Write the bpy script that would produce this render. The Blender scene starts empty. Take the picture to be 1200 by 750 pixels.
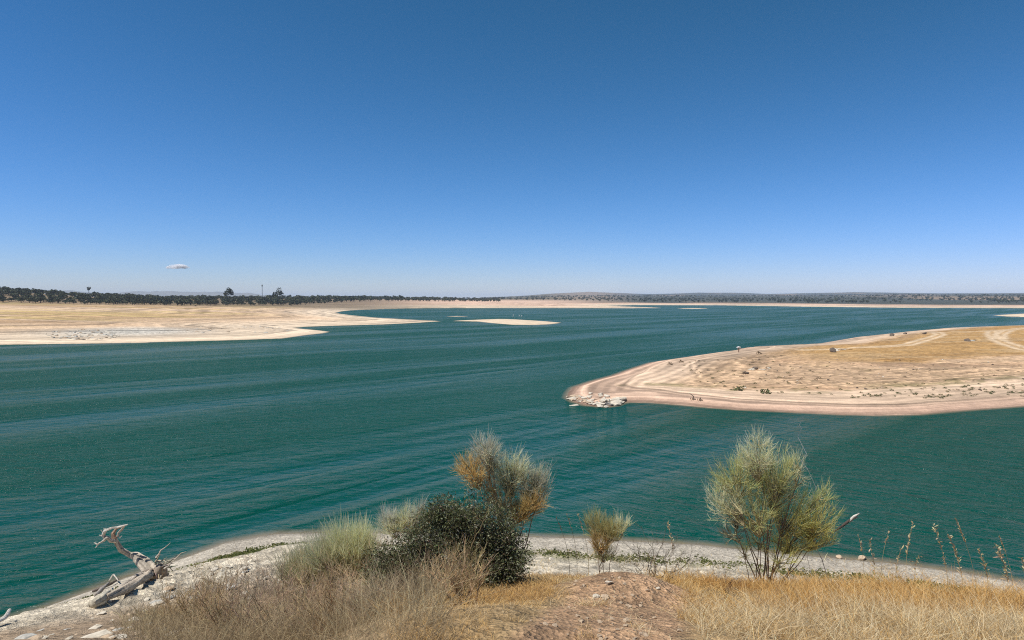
import bpy, math, random
import numpy as np

rng = np.random.default_rng(7)
random.seed(7)
scene = bpy.context.scene
COL = scene.collection

# ------------------------------------------------------------------ camera
PW, PH, F = 1200.0, 750.0, 782.0
PITCH = math.atan(25.0 / F)
EYE = np.array([0.0, 0.0, 12.0])
cam_data = bpy.data.cameras.new("camera")
cam = bpy.data.objects.new("camera", cam_data)
COL.objects.link(cam)
cam.location = EYE
cam.rotation_euler = (math.radians(90) - PITCH, 0, 0)
cam_data.sensor_width = 36.0
cam_data.lens = 36.0 * F / PW
cam_data.clip_start = 0.05
cam_data.clip_end = 60000
scene.camera = cam

def ray(px, py):
    a = (px - PW / 2) / F
    b = (PH / 2 - py) / F
    c, s = math.cos(PITCH), math.sin(PITCH)
    return np.array([a, c + b * s, -s + b * c])

def at_D(px, py, D):
    d = ray(px, py)
    return EYE + d * (D / d[1])

def at_z(px, py, z=0.0):
    d = ray(px, py)
    return EYE + d * ((z - EYE[2]) / d[2])

# ------------------------------------------------------------------ noise
def _hash(ix, iy, seed):
    h = (ix * 374761393 + iy * 668265263 + seed * 974634777) & 0xffffffff
    h = ((h ^ (h >> 13)) * 1274126177) & 0xffffffff
    h = (h ^ (h >> 16)) & 0xffffffff
    return h / 4294967295.0

def vnoise(x, y, seed=0):
    x = np.asarray(x, float); y = np.asarray(y, float)
    ix = np.floor(x).astype(np.int64); iy = np.floor(y).astype(np.int64)
    fx = x - ix; fy = y - iy
    fx = fx * fx * fx * (fx * (fx * 6 - 15) + 10); fy = fy * fy * fy * (fy * (fy * 6 - 15) + 10)
    a = _hash(ix, iy, seed); b = _hash(ix + 1, iy, seed)
    c = _hash(ix, iy + 1, seed); d = _hash(ix + 1, iy + 1, seed)
    return (a + (b - a) * fx) * (1 - fy) + (c + (d - c) * fx) * fy

def fbm(x, y, seed=0, octaves=4):
    t = 0; amp = 0.5
    x = np.asarray(x, float); y = np.asarray(y, float)
    for k in range(octaves):
        t = t + amp * (vnoise(x, y, seed + 17 * k) - 0.5) * 2
        amp *= 0.5
        x, y = x * 2.03 + 11.3, y * 2.03 - 7.1
    return t      # about -1..1

def smooth(a, b, x):
    t = np.clip((np.asarray(x, float) - a) / (b - a), 0, 1)
    return t * t * (3 - 2 * t)

# ------------------------------------------------------------------ shorelines (on the water plane)
def px_line(pts):
    return [tuple(at_z(x, y)[:2]) for x, y in pts]

A_LINE = px_line([(0, 729), (50, 714), (107, 692), (160, 672), (187, 664), (225, 651), (265, 636), (300, 629),
                  (325, 625.5), (375, 624.2), (412, 624.2), (483, 625), (560, 627), (615, 629), (691, 630.5), (725, 633.5),
                  (780, 636), (825, 639), (860, 643), (943, 651), (988, 655), (1057, 661), (1129, 671), (1200, 683)])
POLY_A = [(-400, -900), (-90, -80), (-48, -20), (-33, 4), (-24, 17)] + A_LINE + [(30, 24), (45, 15), (70, -10), (90, -80), (400, -900)]

B_NEAR = px_line([(664, 466), (672, 471), (685, 475), (700, 476.5), (711, 477), (722, 475.5), (732, 471.5), (762, 472), (795, 474.5),
                  (827, 477.5), (867, 480.5), (930, 483.5), (985, 486), (1025, 487), (1075, 486), (1125, 481.5), (1200, 476), (1300, 466), (1500, 452)])
B_FAR = px_line([(664, 466), (666, 460), (671, 454), (692, 447), (718, 440), (739, 432.5), (762, 425), (799, 419.5), (837, 414), (865, 410.5), (868, 408.5),
                 (900, 407), (950, 404.5), (1000, 396), (1050, 390.5), (1100, 386), (1150, 384), (1200, 382.5), (1300, 379), (1500, 374)])
POLY_B = B_NEAR + B_FAR[::-1][:-1]

C_LINE = px_line([(-300, 412), (-120, 407.5), (0, 404), (83, 403), (167, 401.7), (180, 401), (263, 399), (330, 396.7), (360, 392.5), (379, 390.5),
                  (386, 388.8), (372, 387.0), (352, 385.2), (343, 384.2), (360, 382.8), (400, 381.5), (450, 380.2), (490, 378.2), (517, 376.4), (493, 375.2), (440, 372.2),
                  (412, 369.5), (392, 366.8), (400, 364.9), (410, 363.8), (423, 363.1), (450, 362.2), (477, 361.4), (520, 361.1), (533, 361), (600, 361.1), (690, 361.1), (740, 361.2),
                  (778, 361), (760, 360.2), (735, 359.4), (712, 358.3), (740, 357.6), (840, 357.7), (940, 359.3), (1070, 360.8), (1200, 361.2), (1400, 362.5), (1700, 364)])
POLY_C = [(-30000, 150)] + C_LINE + [(30000, 500), (30000, 30000), (-30000, 30000)]
POLY_D = px_line([(528, 376.2), (560, 376.8), (576, 378.6), (600, 380.6), (625, 380.9), (645, 380.0), (658, 378.2), (640, 376.6), (612, 374.9), (585, 374.4), (566, 374.8)])
POLY_F = px_line([(1163, 369.5), (1180, 370.9), (1230, 372.5), (1330, 374), (1330, 367.5), (1230, 367.3), (1195, 367.8)])
POLY_G = px_line([(790, 361.6), (812, 362), (834, 361.6), (815, 361.1)])
POLY_I = px_line([(520, 371.0), (535, 371.2), (552, 370.9), (535, 370.4)])

def seg_dist(P, x, y):
    best = np.full(x.shape, 1e18)
    for (x0, y0), (x1, y1) in zip(P[:-1], P[1:]):
        dx, dy = x1 - x0, y1 - y0
        t = np.clip(((x - x0) * dx + (y - y0) * dy) / (dx * dx + dy * dy), 0, 1)
        best = np.minimum(best, (x - x0 - t * dx) ** 2 + (y - y0 - t * dy) ** 2)
    return np.sqrt(best)

def inside(P, x, y):
    ins = np.zeros(x.shape, bool)
    for (x0, y0), (x1, y1) in zip(P, P[1:] + P[:1]):
        if y0 == y1: continue
        c = ((y0 > y) != (y1 > y)) & (x < (x1 - x0) * (y - y0) / (y1 - y0) + x0)
        ins ^= c
    return ins

def sd(P, x, y):
    d = seg_dist(P + P[:1], x, y)
    return np.where(inside(P, x, y), d, -d)

def masked(fn, m, x, y, fill):
    out = np.full(x.shape, fill, float)
    if m.any(): out[m] = fn(x[m], y[m])
    return out

# ------------------------------------------------------------------ terrain
_shu = np.array([(at_z(px, py)[0] / at_z(px, py)[1]) for px, py in [(0, 729), (107, 692), (187, 664), (265, 636), (325, 625.5), (412, 624.2), (615, 629)]])
_shD = np.array([at_z(px, py)[1] for px, py in [(0, 729), (107, 692), (187, 664), (265, 636), (325, 625.5), (412, 624.2), (615, 629)]])
MOUND = at_D(735, 676, 6.35)

def near_height(x, y, s):
    """the bank the photographer stands on; s = distance inland from the near waterline"""
    yy = np.maximum(y, 0.2)
    u = np.clip(x / yy, -0.78, 0.9)
    ss = np.maximum(s, 0)
    # left: one long even slope down to the beach
    Dsh = np.interp(u, _shu, _shD); dsh = 12.0 / Dsh
    yl = np.maximum(yy, 5.0)
    dep = dsh + (0.535 - dsh) * np.clip((Dsh - yl) / (Dsh - 5.0), 0, 1)
    zl = np.where(yy > 5.0, 12 - yl * dep, 10.4 - yy * 0.215)
    zl = np.minimum(zl, 0.5 * ss)
    # right: a flat shoulder with an edge some nine metres off, a hidden drop, then the beach
    se = 33 - yy * (1 + 0.075 * np.clip(u, 0, 0.8) / 0.767)
    se = np.maximum(se, np.minimum(ss, 8.0))
    zr = np.interp(se, [0, 1.5, 4, 8, 12, 16, 20, 22, 24, 25, 27, 29, 33, 60], [0, .22, .62, 1.4, 2.4, 3.9, 5.7, 6.9, 8.1, 8.58, 9.27, 9.95, 10.4, 11.5])
    bank = np.interp(ss, [0, 1.5, 4, 8, 12, 16, 20, 24], [0, .22, .62, 1.45, 2.7, 4.8, 7.6, 13])
    zr = np.minimum(zr, bank)
    w = smooth(-0.34, -0.13, u)
    z = zl * (1 - w) + zr * w
    back = smooth(1.5, -3.0, y)
    z = z * (1 - back) + np.minimum(10.4, 0.5 * ss) * back
    # limestone ledges along the bank
    led = smooth(3.2, 5.0, s) * (1 - smooth(9.5, 13, s)) * smooth(0.05, -0.25, u)
    q = s * 1.15 + 1.1 * fbm(x * .22 + 3, y * .22, 5, 3)
    st = np.floor(q) + smooth(0.0, 0.16, q - np.floor(q))
    z = z + led * 0.30 * (st - q + 0.4) * (0.6 + 0.8 * vnoise(x * .35, y * .35, 9))
    # small relief
    k = smooth(0.0, 4.0, s)
    z = z + k * (0.06 * fbm(x * .7, y * .7, 21, 4) + 0.016 * fbm(x * 3.1, y * 3.1, 22, 3))
    z = z + .09 * smooth(12, 20, s) * fbm(x * .33, y * .33, 24, 2)
    z = z + 0.012 * fbm(x * 7, y * 7, 23, 2) * smooth(0, .6, s)
    # the bare dirt mound at the edge of the shoulder
    mx, my = x - MOUND[0], y - MOUND[1]
    z = z + 0.26 * np.exp(-(np.abs(mx) / .66) ** 2.2 - (np.abs(my) / .55) ** 2.0)
    return z

def terrain(x, y):
    """height plus the distances the colours are chosen by"""
    x = np.asarray(x, float); y = np.asarray(y, float)
    shp = x.shape; x = x.ravel(); y = y.ravel()
    r = np.hypot(x, y)
    NEG = -1e3
    sA = masked(lambda a, b: sd(POLY_A, a, b), (y < 60), x, y, NEG)
    mB = (y > 40) & (y < 420) & (x > -20)
    sB = masked(lambda a, b: sd(POLY_B, a, b), mB, x, y, NEG)
    mBi = sB > -0.01
    dn = masked(lambda a, b: seg_dist(B_NEAR, a, b), mBi, x, y, 0)
    df = masked(lambda a, b: seg_dist(B_FAR, a, b), mBi, x, y, 0)
    sC = masked(lambda a, b: sd(POLY_C, a, b), (y > 120), x, y, NEG)
    mi = (y > 200) & (y < 1300)
    sD = masked(lambda a, b: sd(POLY_D, a, b), mi, x, y, NEG)
    sF = masked(lambda a, b: sd(POLY_F, a, b), mi & (x > 100), x, y, NEG)
    sG = masked(lambda a, b: np.maximum(sd(POLY_G, a, b), sd(POLY_I, a, b)), mi, x, y, NEG)
    zA = masked(lambda a, b: b * 0, sA < -1e9, x, y, 0)
    m = sA > 0
    zA = np.zeros_like(x)
    if m.any(): zA[m] = near_height(x[m], y[m], sA[m])
    # peninsula
    zB = 5.5 * (1 - np.exp(-dn / 25)) * (1 - np.exp(-df / 85)) + 0.3 * (1 - np.exp(-np.maximum(sB, 0) / 3))
    zB = zB + smooth(6, 20, sB) * (0.22 * fbm(x * .06, y * .06, 31, 4) + .05 * fbm(x * .5, y * .5, 32, 3))
    zt = zB / 0.34 + .25 * fbm(x * .05, y * .05, 33, 2)
    zB = zB + np.where(zB < 2.2, 0.34 * 0.75 * ((np.floor(zt) + smooth(.0, .35, zt - np.floor(zt))) - zt + .45), 0) * smooth(.3, 2.5, sB) * (1 - smooth(1.6, 2.2, zB))
    # left plain and far shore
    pxx = 600 + F * x / np.maximum(y, 1)
    cap = np.interp(pxx, [-400, 380, 560, 720, 900, 1300], [10.5, 10.0, 6.5, 5.0, 4.0, 4.5])
    d = np.maximum(sC, 0)
    slope = np.interp(pxx, [300, 480, 640], [.040, .024, .0185])
    zC = cap * (1 - np.exp(-slope * d / cap)) + 0.3 * (1 - np.exp(-d / 4))
    zC = zC + smooth(5, 60, d) * .35 * fbm(x * .012, y * .012, 41, 4)
    aL = np.interp(pxx, [-500, -100, 0, 100, 200, 345, 450, 560, 640], [24, 18, 13, 6, 2.5, 2.2, 2.5, 2, 0])
    zC = zC + aL * smooth(650, 1050, r)
    aR = np.interp(pxx, [540, 640, 700, 1400], [0, 15, 17, 17])
    zC = zC + aR * smooth(1250, 3300, r) * (1 + .55 * fbm(x * .0013, y * .0007, 43, 4)) * np.where(d > 0, 1, 0)
    aB = np.interp(pxx, [-600, 540, 620, 690, 760, 820, 900, 1000, 1100, 1500], [0, 0, 18, 50, 30, 46, 28, 48, 32, 42])
    zC = zC + aB * smooth(3500, 6500, r) * (1 + .6 * fbm(x * .0006, y * .0004, 44, 3))
    zD = 1.3 * (1 - np.exp(-np.maximum(sD, 0) / 14)); zF = 1.2 * (1 - np.exp(-np.maximum(sF, 0) / 14)); zG = .5 * (1 - np.exp(-np.maximum(sG, 0) / 8))
    z = np.where(sA > 0, zA, 0); 
    for s_, z_ in ((sB, zB), (sC, zC), (sD, zD), (sF, zF), (sG, zG)):
        z = np.where(s_ > 0, np.maximum(z, z_), z)
    s_all = np.maximum.reduce([sA, sB, sC, sD, sF, sG])
    bed = -np.minimum(.30 * np.abs(s_all), 3.0)
    z = np.where(s_all > 0, z, bed)
    info = dict(sA=sA, sB=sB, dn=dn, df=df, sC=sC, sD=sD, sF=sF, sG=sG, s=s_all, px=pxx, r=r)
    return z.reshape(shp), {k: v.reshape(shp) for k, v in info.items()}

def H(x, y):
    z, _ = terrain(np.atleast_1d(np.asarray(x, float)), np.atleast_1d(np.asarray(y, float)))
    return z

def hit(px, py, Dmin=2.0, Dmax=3000.0, n=3000):
    """the ground point where the ray through (px, py) of the 1200 x 750 picture lands"""
    d = ray(px, py); d = d / d[1]
    D = np.geomspace(Dmin, Dmax, n)
    X = EYE[0] + d[0] * D; Y = D; Z = EYE[2] + d[2] * D
    h = np.maximum(H(X, Y), 0)
    below = np.nonzero(Z <= h)[0]
    i = below[0] if len(below) else n - 1
    if i > 0:
        a0, a1 = Z[i - 1] - h[i - 1], Z[i] - h[i]
        t = a0 / (a0 - a1) if a0 != a1 else 1
        Dh = D[i - 1] + (D[i] - D[i - 1]) * min(max(t, 0), 1)
    else: Dh = D[i]
    x, y = d[0] * Dh, Dh
    return np.array([x, y, float(np.maximum(H(x, y), 0)[0])])

# ------------------------------------------------------------------ mesh helpers
def make_mesh(name, V, faces, mat=None, colors=None, parent=None, smooth_shade=True, extra=None):
    V = np.asarray(V, np.float32)
    me = bpy.data.meshes.new(name)
    faces = [np.asarray(f, np.int32) for f in (faces if isinstance(faces, list) else [faces])]
    n = len(V); me.vertices.add(n); me.vertices.foreach_set("co", V.ravel())
    loops = np.concatenate([f.ravel() for f in faces])
    tot = np.concatenate([np.full(len(f), f.shape[1], np.int32) for f in faces])
    start = np.concatenate([[0], np.cumsum(tot)[:-1]]).astype(np.int32)
    me.loops.add(len(loops)); me.loops.foreach_set("vertex_index", loops)
    me.polygons.add(len(tot)); me.polygons.foreach_set("loop_start", start); me.polygons.foreach_set("loop_total", tot)
    me.update(calc_edges=True)
    me.polygons.foreach_set("use_smooth", np.full(len(tot), bool(smooth_shade)))
    for nm, c in ([("tint", colors)] if colors is not None else []) + (extra or []):
        c = np.asarray(c, np.float32)
        if c.ndim == 1:
            at = me.attributes.new(nm, 'FLOAT', 'POINT'); at.data.foreach_set("value", c)
        else:
            at = me.attributes.new(nm, 'FLOAT_COLOR', 'POINT')
            if c.shape[1] == 3: c = np.concatenate([c, np.ones((len(c), 1), np.float32)], 1)
            at.data.foreach_set("color", c.ravel())
    if mat: me.materials.append(mat)
    me.update()
    o = bpy.data.objects.new(name, me); COL.objects.link(o)
    if parent is not None: o.parent = parent
    return o

def tag(o, label=None, cat=None, group=None, kind=None):
    if label: o["label"] = label
    if cat: o["category"] = cat
    if group: o["group"] = group
    if kind: o["kind"] = kind
    return o

def empty(name, loc, label, cat, group=None):
    o = bpy.data.objects.new(name, None); COL.objects.link(o)
    o.location = tuple(float(v) for v in loc); o.empty_display_size = .2
    return tag(o, label, cat, group)

# ------------------------------------------------------------------ materials
def new_mat(name):
    m = bpy.data.materials.new(name); m.use_nodes = True
    nt = m.node_tree; nt.nodes.clear()
    return m, nt, nt.nodes, nt.links

def N(nt, typ, **kw):
    n = nt.nodes.new(typ)
    for k, v in kw.items():
        if k.startswith("i_"):
            key = k[2:]
            n.inputs[int(key) if key.isdigit() else key.replace("_", " ")].default_value = v
        else: setattr(n, k, v)
    return n

def math_node(nt, op, a, b=None, clamp=False):
    n = nt.nodes.new("ShaderNodeMath"); n.operation = op; n.use_clamp = clamp
    for i, v in enumerate((a, b)):
        if v is None: continue
        if isinstance(v, (int, float)): n.inputs[i].default_value = v
        else: nt.links.new(v, n.inputs[i])
    return n.outputs[0]

def mix_rgb(nt, blend, fac, a, b):
    n = nt.nodes.new("ShaderNodeMix"); n.data_type = 'RGBA'; n.blend_type = blend
    for i, v in ((0, fac), (6, a), (7, b)):
        if isinstance(v, (int, float)): n.inputs[i].default_value = v
        elif isinstance(v, tuple): n.inputs[i].default_value = v if len(v) == 4 else v + (1,)
        else: nt.links.new(v, n.inputs[i])
    return n.outputs[2]

def maprange(nt, v, a, b, c, d):
    n = nt.nodes.new("ShaderNodeMapRange"); nt.links.new(v, n.inputs[0])
    for i, k in enumerate((a, b, c, d)): n.inputs[i + 1].default_value = k
    return n.outputs[0]

def noise_tex(nt, vec, scale, detail=4, rough=.55, dist=0.0):
    n = nt.nodes.new("ShaderNodeTexNoise"); n.inputs["Scale"].default_value = scale
    n.inputs["Detail"].default_value = detail; n.inputs["Roughness"].default_value = rough; n.inputs["Distortion"].default_value = dist
    nt.links.new(vec, n.inputs["Vector"]); return n.outputs[0]

def mapping(nt, vec, scale=(1, 1, 1), rot=(0, 0, 0), loc=(0, 0, 0)):
    n = nt.nodes.new("ShaderNodeMapping"); nt.links.new(vec, n.inputs[0])
    n.inputs["Scale"].default_value = scale; n.inputs["Rotation"].default_value = rot; n.inputs["Location"].default_value = loc
    return n.outputs[0]

def attr_mat(name, rough=.85, translucent=0.0, noise=0.0, nscale=8.0, spec=.3, bump=0.0):
    """colour comes from the mesh's own per-vertex 'tint' (varied straw, leaf or bark colours)"""
    m, nt, nd, lk = new_mat(name)
    a = N(nt, "ShaderNodeAttribute", attribute_name="tint")
    col = a.outputs["Color"]
    b = N(nt, "ShaderNodeBsdfPrincipled"); b.inputs["Roughness"].default_value = rough; b.inputs["Specular IOR Level"].default_value = spec
    tc = N(nt, "ShaderNodeTexCoord")
    if noise:
        f = noise_tex(nt, tc.outputs["Object"], nscale, 5)
        v = maprange(nt, f, .25, .75, 1 - noise, 1 + noise)
        col = mix_rgb(nt, 'MULTIPLY', 1.0, col, N(nt, "ShaderNodeCombineColor").outputs[0])
        cc = nt.nodes[-2] if False else [n for n in nd if n.bl_idname == "ShaderNodeCombineColor"][-1]
        for i in range(3): lk.new(v, cc.inputs[i])
        if bump:
            bp = N(nt, "ShaderNodeBump"); bp.inputs["Distance"].default_value = bump; lk.new(f, bp.inputs["Height"]); lk.new(bp.outputs[0], b.inputs["Normal"])
    lk.new(col, b.inputs["Base Color"])
    out = N(nt, "ShaderNodeOutputMaterial")
    if translucent:
        t = N(nt, "ShaderNodeBsdfTranslucent"); lk.new(col, t.inputs[0])
        mx = N(nt, "ShaderNodeMixShader"); mx.inputs[0].default_value = translucent
        lk.new(b.outputs[0], mx.inputs[1]); lk.new(t.outputs[0], mx.inputs[2]); lk.new(mx.outputs[0], out.inputs[0])
    else: lk.new(b.outputs[0], out.inputs[0])
    return m

def ground_material():
    m, nt, nd, lk = new_mat("ground_surface")
    geo = N(nt, "ShaderNodeNewGeometry"); pos = geo.outputs["Position"]
    tint = N(nt, "ShaderNodeAttribute", attribute_name="tint").outputs["Color"]
    mk = N(nt, "ShaderNodeSeparateColor"); lk.new(N(nt, "ShaderNodeAttribute", attribute_name="mask").outputs["Color"], mk.inputs[0])
    strand, speck, near = mk.outputs[0], mk.outputs[1], mk.outputs[2]
    n_big = noise_tex(nt, pos, .35, 5); n_mid = noise_tex(nt, pos, 2.3, 6, .65); n_fine = noise_tex(nt, pos, 17, 6, .7)
    v1 = maprange(nt, n_big, .3, .7, .86, 1.12); v2 = maprange(nt, n_mid, .3, .7, .84, 1.16); v3 = maprange(nt, n_fine, .28, .72, .62, 1.32)
    v3n = math_node(nt, 'ADD', math_node(nt, 'MULTIPLY', math_node(nt, 'SUBTRACT', v3, 1.0), near), 1.0)
    v = math_node(nt, 'MULTIPLY', math_node(nt, 'MULTIPLY', v1, v2), v3n)
    # strand lines left by the falling water: bands of constant height
    sep = N(nt, "ShaderNodeSeparateXYZ"); lk.new(pos, sep.inputs[0])
    wob = math_node(nt, 'MULTIPLY', noise_tex(nt, pos, .08, 3), .35)
    zc = math_node(nt, 'ADD', sep.outputs[2], wob)
    cx = N(nt, "ShaderNodeCombineXYZ"); lk.new(math_node(nt, 'MULTIPLY', sep.outputs[0], .004), cx.inputs[0]); lk.new(math_node(nt, 'MULTIPLY', sep.outputs[1], .004), cx.inputs[1]); lk.new(math_node(nt, 'MULTIPLY', zc, 4.2), cx.inputs[2])
    bands = noise_tex(nt, cx.outputs[0], 1.6, 4, .6)
    bv = maprange(nt, bands, .36, .64, .52, 1.34)
    bvm = math_node(nt, 'ADD', math_node(nt, 'MULTIPLY', math_node(nt, 'SUBTRACT', bv, 1.0), strand), 1.0)
    v = math_node(nt, 'MULTIPLY', v, bvm)
    # stony speckle: pale stones and dark gaps / tiny tufts
    vor = N(nt, "ShaderNodeTexVoronoi"); vor.inputs["Scale"].default_value = 1.4; lk.new(pos, vor.inputs["Vector"])
    vs = N(nt, "ShaderNodeSeparateColor"); lk.new(vor.outputs["Color"], vs.inputs[0])
    sp = maprange(nt, vs.outputs[0], 0, 1, .55, 1.38)
    sp = math_node(nt, 'ADD', math_node(nt, 'MULTIPLY', math_node(nt, 'SUBTRACT', sp, 1.0), speck), 1.0)
    vor2 = N(nt, "ShaderNodeTexVoronoi"); vor2.inputs["Scale"].default_value = 7.5; lk.new(pos, vor2.inputs["Vector"])
    vs2 = N(nt, "ShaderNodeSeparateColor"); lk.new(vor2.outputs["Color"], vs2.inputs[0])
    sp2 = maprange(nt, vs2.outputs[1], 0, 1, .66, 1.28)
    sp2 = math_node(nt, 'ADD', math_node(nt, 'MULTIPLY', math_node(nt, 'SUBTRACT', sp2, 1.0), near), 1.0)
    v = math_node(nt, 'MULTIPLY', math_node(nt, 'MULTIPLY', v, sp), sp2)
    # grit: crumbs of soil and small pebbles close to the camera
    n_grit = noise_tex(nt, pos, 75, 4, .7)
    vor3 = N(nt, "ShaderNodeTexVoronoi"); vor3.inputs["Scale"].default_value = 34; lk.new(pos, vor3.inputs["Vector"])
    vs3 = N(nt, "ShaderNodeSeparateColor"); lk.new(vor3.outputs["Color"], vs3.inputs[0])
    grit = math_node(nt, 'MULTIPLY', maprange(nt, n_grit, .3, .7, .68, 1.3), maprange(nt, vs3.outputs[2], 0, 1, .72, 1.28))
    v = math_node(nt, 'MULTIPLY', v, math_node(nt, 'ADD', math_node(nt, 'MULTIPLY', math_node(nt, 'SUBTRACT', grit, 1.0), near), 1.0))
    cc = N(nt, "ShaderNodeCombineColor")
    for i in range(3): lk.new(v, cc.inputs[i])
    col = mix_rgb(nt, 'MULTIPLY', 1.0, tint, cc.outputs[0])
    # wet margin just above and under the waterline
    wet = maprange(nt, sep.outputs[2], 0.0, 0.10, .58, 1.0)
    wc = N(nt, "ShaderNodeCombineColor")
    for i in range(3): lk.new(wet, wc.inputs[i])
    col = mix_rgb(nt, 'MULTIPLY', 1.0, col, wc.outputs[0])
    b = N(nt, "ShaderNodeBsdfPrincipled"); b.inputs["Roughness"].default_value = .95; b.inputs["Specular IOR Level"].default_value = .15
    lk.new(col, b.inputs["Base Color"])
    hsum = math_node(nt, 'ADD', math_node(nt, 'MULTIPLY', n_mid, .035), math_node(nt, 'MULTIPLY', n_fine, .035))
    hsum = math_node(nt, 'ADD', hsum, math_node(nt, 'MULTIPLY', vor2.outputs["Distance"], .05))
    hsum = math_node(nt, 'ADD', hsum, math_node(nt, 'MULTIPLY', vor3.outputs["Distance"], .022))
    hsum = math_node(nt, 'MULTIPLY', hsum, math_node(nt, 'ADD', near, .3))
    hsum = math_node(nt, 'ADD', hsum, math_node(nt, 'MULTIPLY', math_node(nt, 'MULTIPLY', vor.outputs["Distance"], speck), .25))
    bp = N(nt, "ShaderNodeBump"); bp.inputs["Distance"].default_value = 1.0; bp.inputs["Strength"].default_value = 1.0
    lk.new(hsum, bp.inputs["Height"]); lk.new(bp.outputs[0], b.inputs["Normal"])
    out = N(nt, "ShaderNodeOutputMaterial"); lk.new(b.outputs[0], out.inputs[0])
    return m

def water_material():
    m, nt, nd, lk = new_mat("lake_water")
    geo = N(nt, "ShaderNodeNewGeometry"); pos = geo.outputs["Position"]
    dep = N(nt, "ShaderNodeAttribute", attribute_name="depth").outputs["Fac"]
    def rotscale(ang, sx, sy, loc=(0, 0, 0)):
        return mapping(nt, mapping(nt, pos, rot=(0, 0, -math.radians(ang))), (sx, sy, 1), loc=loc)
    # wind lanes: long streaks where the ripples die away
    lane = noise_tex(nt, rotscale(46, .0055, .050, (3.1, 1.7, 0)), 1.0, 4, .6, .5)
    lane2 = noise_tex(nt, rotscale(40, .02, .16, (1, 5, 0)), 1.0, 3, .6, .4)
    gust = math_node(nt, 'ADD', maprange(nt, lane, .42, .56, 0.22, 1.0), maprange(nt, lane2, .3, .7, -.16, .16))
    def waves(ang):
        tot = None
        for sx, sy, da, det, amp in ((.62, 1.6, 8, 4, .17), (.22, .58, -10, 3, .26), (.06, .15, 6, 3, .38), (2.4, 5.0, 16, 3, .05)):
            t = math_node(nt, 'MULTIPLY', noise_tex(nt, rotscale(ang + da, sx, sy), 1.0, det, .58, .8), amp)
            tot = t if tot is None else math_node(nt, 'ADD', tot, t)
        return tot
    sep = N(nt, "ShaderNodeSeparateXYZ"); lk.new(pos, sep.inputs[0])
    right = math_node(nt, 'MULTIPLY', maprange(nt, sep.outputs[0], -22, 14, 0, 1), maprange(nt, sep.outputs[1], 120, 60, 0, 1))
    right = math_node(nt, 'MULTIPLY', right, 1.0, clamp=True)
    ha, hb = waves(4), waves(-38)
    h = math_node(nt, 'ADD', math_node(nt, 'MULTIPLY', ha, math_node(nt, 'SUBTRACT', 1.0, right)), math_node(nt, 'MULTIPLY', hb, right))
    h = math_node(nt, 'MULTIPLY', h, math_node(nt, 'ADD', math_node(nt, 'MULTIPLY', gust, .8), .25))
    bp = N(nt, "ShaderNodeBump"); bp.inputs["Distance"].default_value = 1.7; bp.inputs["Strength"].default_value = WATER_BUMP
    lk.new(h, bp.inputs["Height"])
    deepc = mix_rgb(nt, 'MIX', maprange(nt, dep, .0, .22, 0, 1), (.19, .155, .10), WATER_COL)
    df = N(nt, "ShaderNodeBsdfDiffuse"); lk.new(deepc, df.inputs[0]); lk.new(bp.outputs[0], df.inputs["Normal"])
    gl = N(nt, "ShaderNodeBsdfAnisotropic"); gl.inputs["Roughness"].default_value = .10; gl.inputs[0].default_value = (1, 1, 1, 1); lk.new(bp.outputs[0], gl.inputs["Normal"])
    fr = N(nt, "ShaderNodeFresnel"); fr.inputs[0].default_value = 1.333; lk.new(bp.outputs[0], fr.inputs["Normal"])
    fac = math_node(nt, 'MINIMUM', math_node(nt, 'MULTIPLY', math_node(nt, 'MULTIPLY', fr.outputs[0], .42), math_node(nt, 'SUBTRACT', 1.42, math_node(nt, 'MULTIPLY', gust, .66))), WATER_CAP)
    mx = N(nt, "ShaderNodeMixShader"); lk.new(fac, mx.inputs[0]); lk.new(df.outputs[0], mx.inputs[1]); lk.new(gl.outputs[0], mx.inputs[2])
    out = N(nt, "ShaderNodeOutputMaterial"); lk.new(mx.outputs[0], out.inputs[0])
    return m

# ------------------------------------------------------------------ tunables
WATER_COL = (.001, .055, .040)
WATER_BUMP = 1.0
WATER_CAP = .32
SUN_EL, SUN_AZ = 62.0, -112.0      # azimuth from +Y towards +X: behind the left shoulder
SKY_STRENGTH, SUN_STRENGTH, EXPOSURE = 0.10, 5.0, 0.14
HAZE_DENSITY = 0.8e-4
SKYFIT = ((1.80, 2.34, 1.25), (1.34, 1.31, 0.34), (1.68, 1.48, 0.0))

# ------------------------------------------------------------------ ground sheet
def polar(rings, cols):
    R, T = np.meshgrid(rings, cols, indexing="ij")
    x, y = R * np.sin(T), R * np.cos(T)
    nr, nc = R.shape
    idx = np.arange(nr * nc).reshape(nr, nc)
    a, b = idx[:-1, :], idx[1:, :]
    f = np.stack([a, np.roll(a, -1, 1), np.roll(b, -1, 1), b], -1).reshape(-1, 4)
    return x.ravel(), y.ravel(), f

def bearings(n_front, half=44, n_back=70):
    fr = np.radians(np.linspace(-half, half, n_front))
    bk = np.radians(np.linspace(half, 360 - half, n_back + 2)[1:-1])
    return np.concatenate([fr, bk])

def steps(*segs):
    out = []
    for a, b, q in segs:
        n = max(2, int(math.log(b / a) / q)); out += list(np.geomspace(a, b, n, endpoint=False))
    return np.array(out + [segs[-1][1]])

def lerp3(c, c2, t):
    return c + (np.asarray(c2) - c) * np.asarray(t)[:, None]

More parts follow.
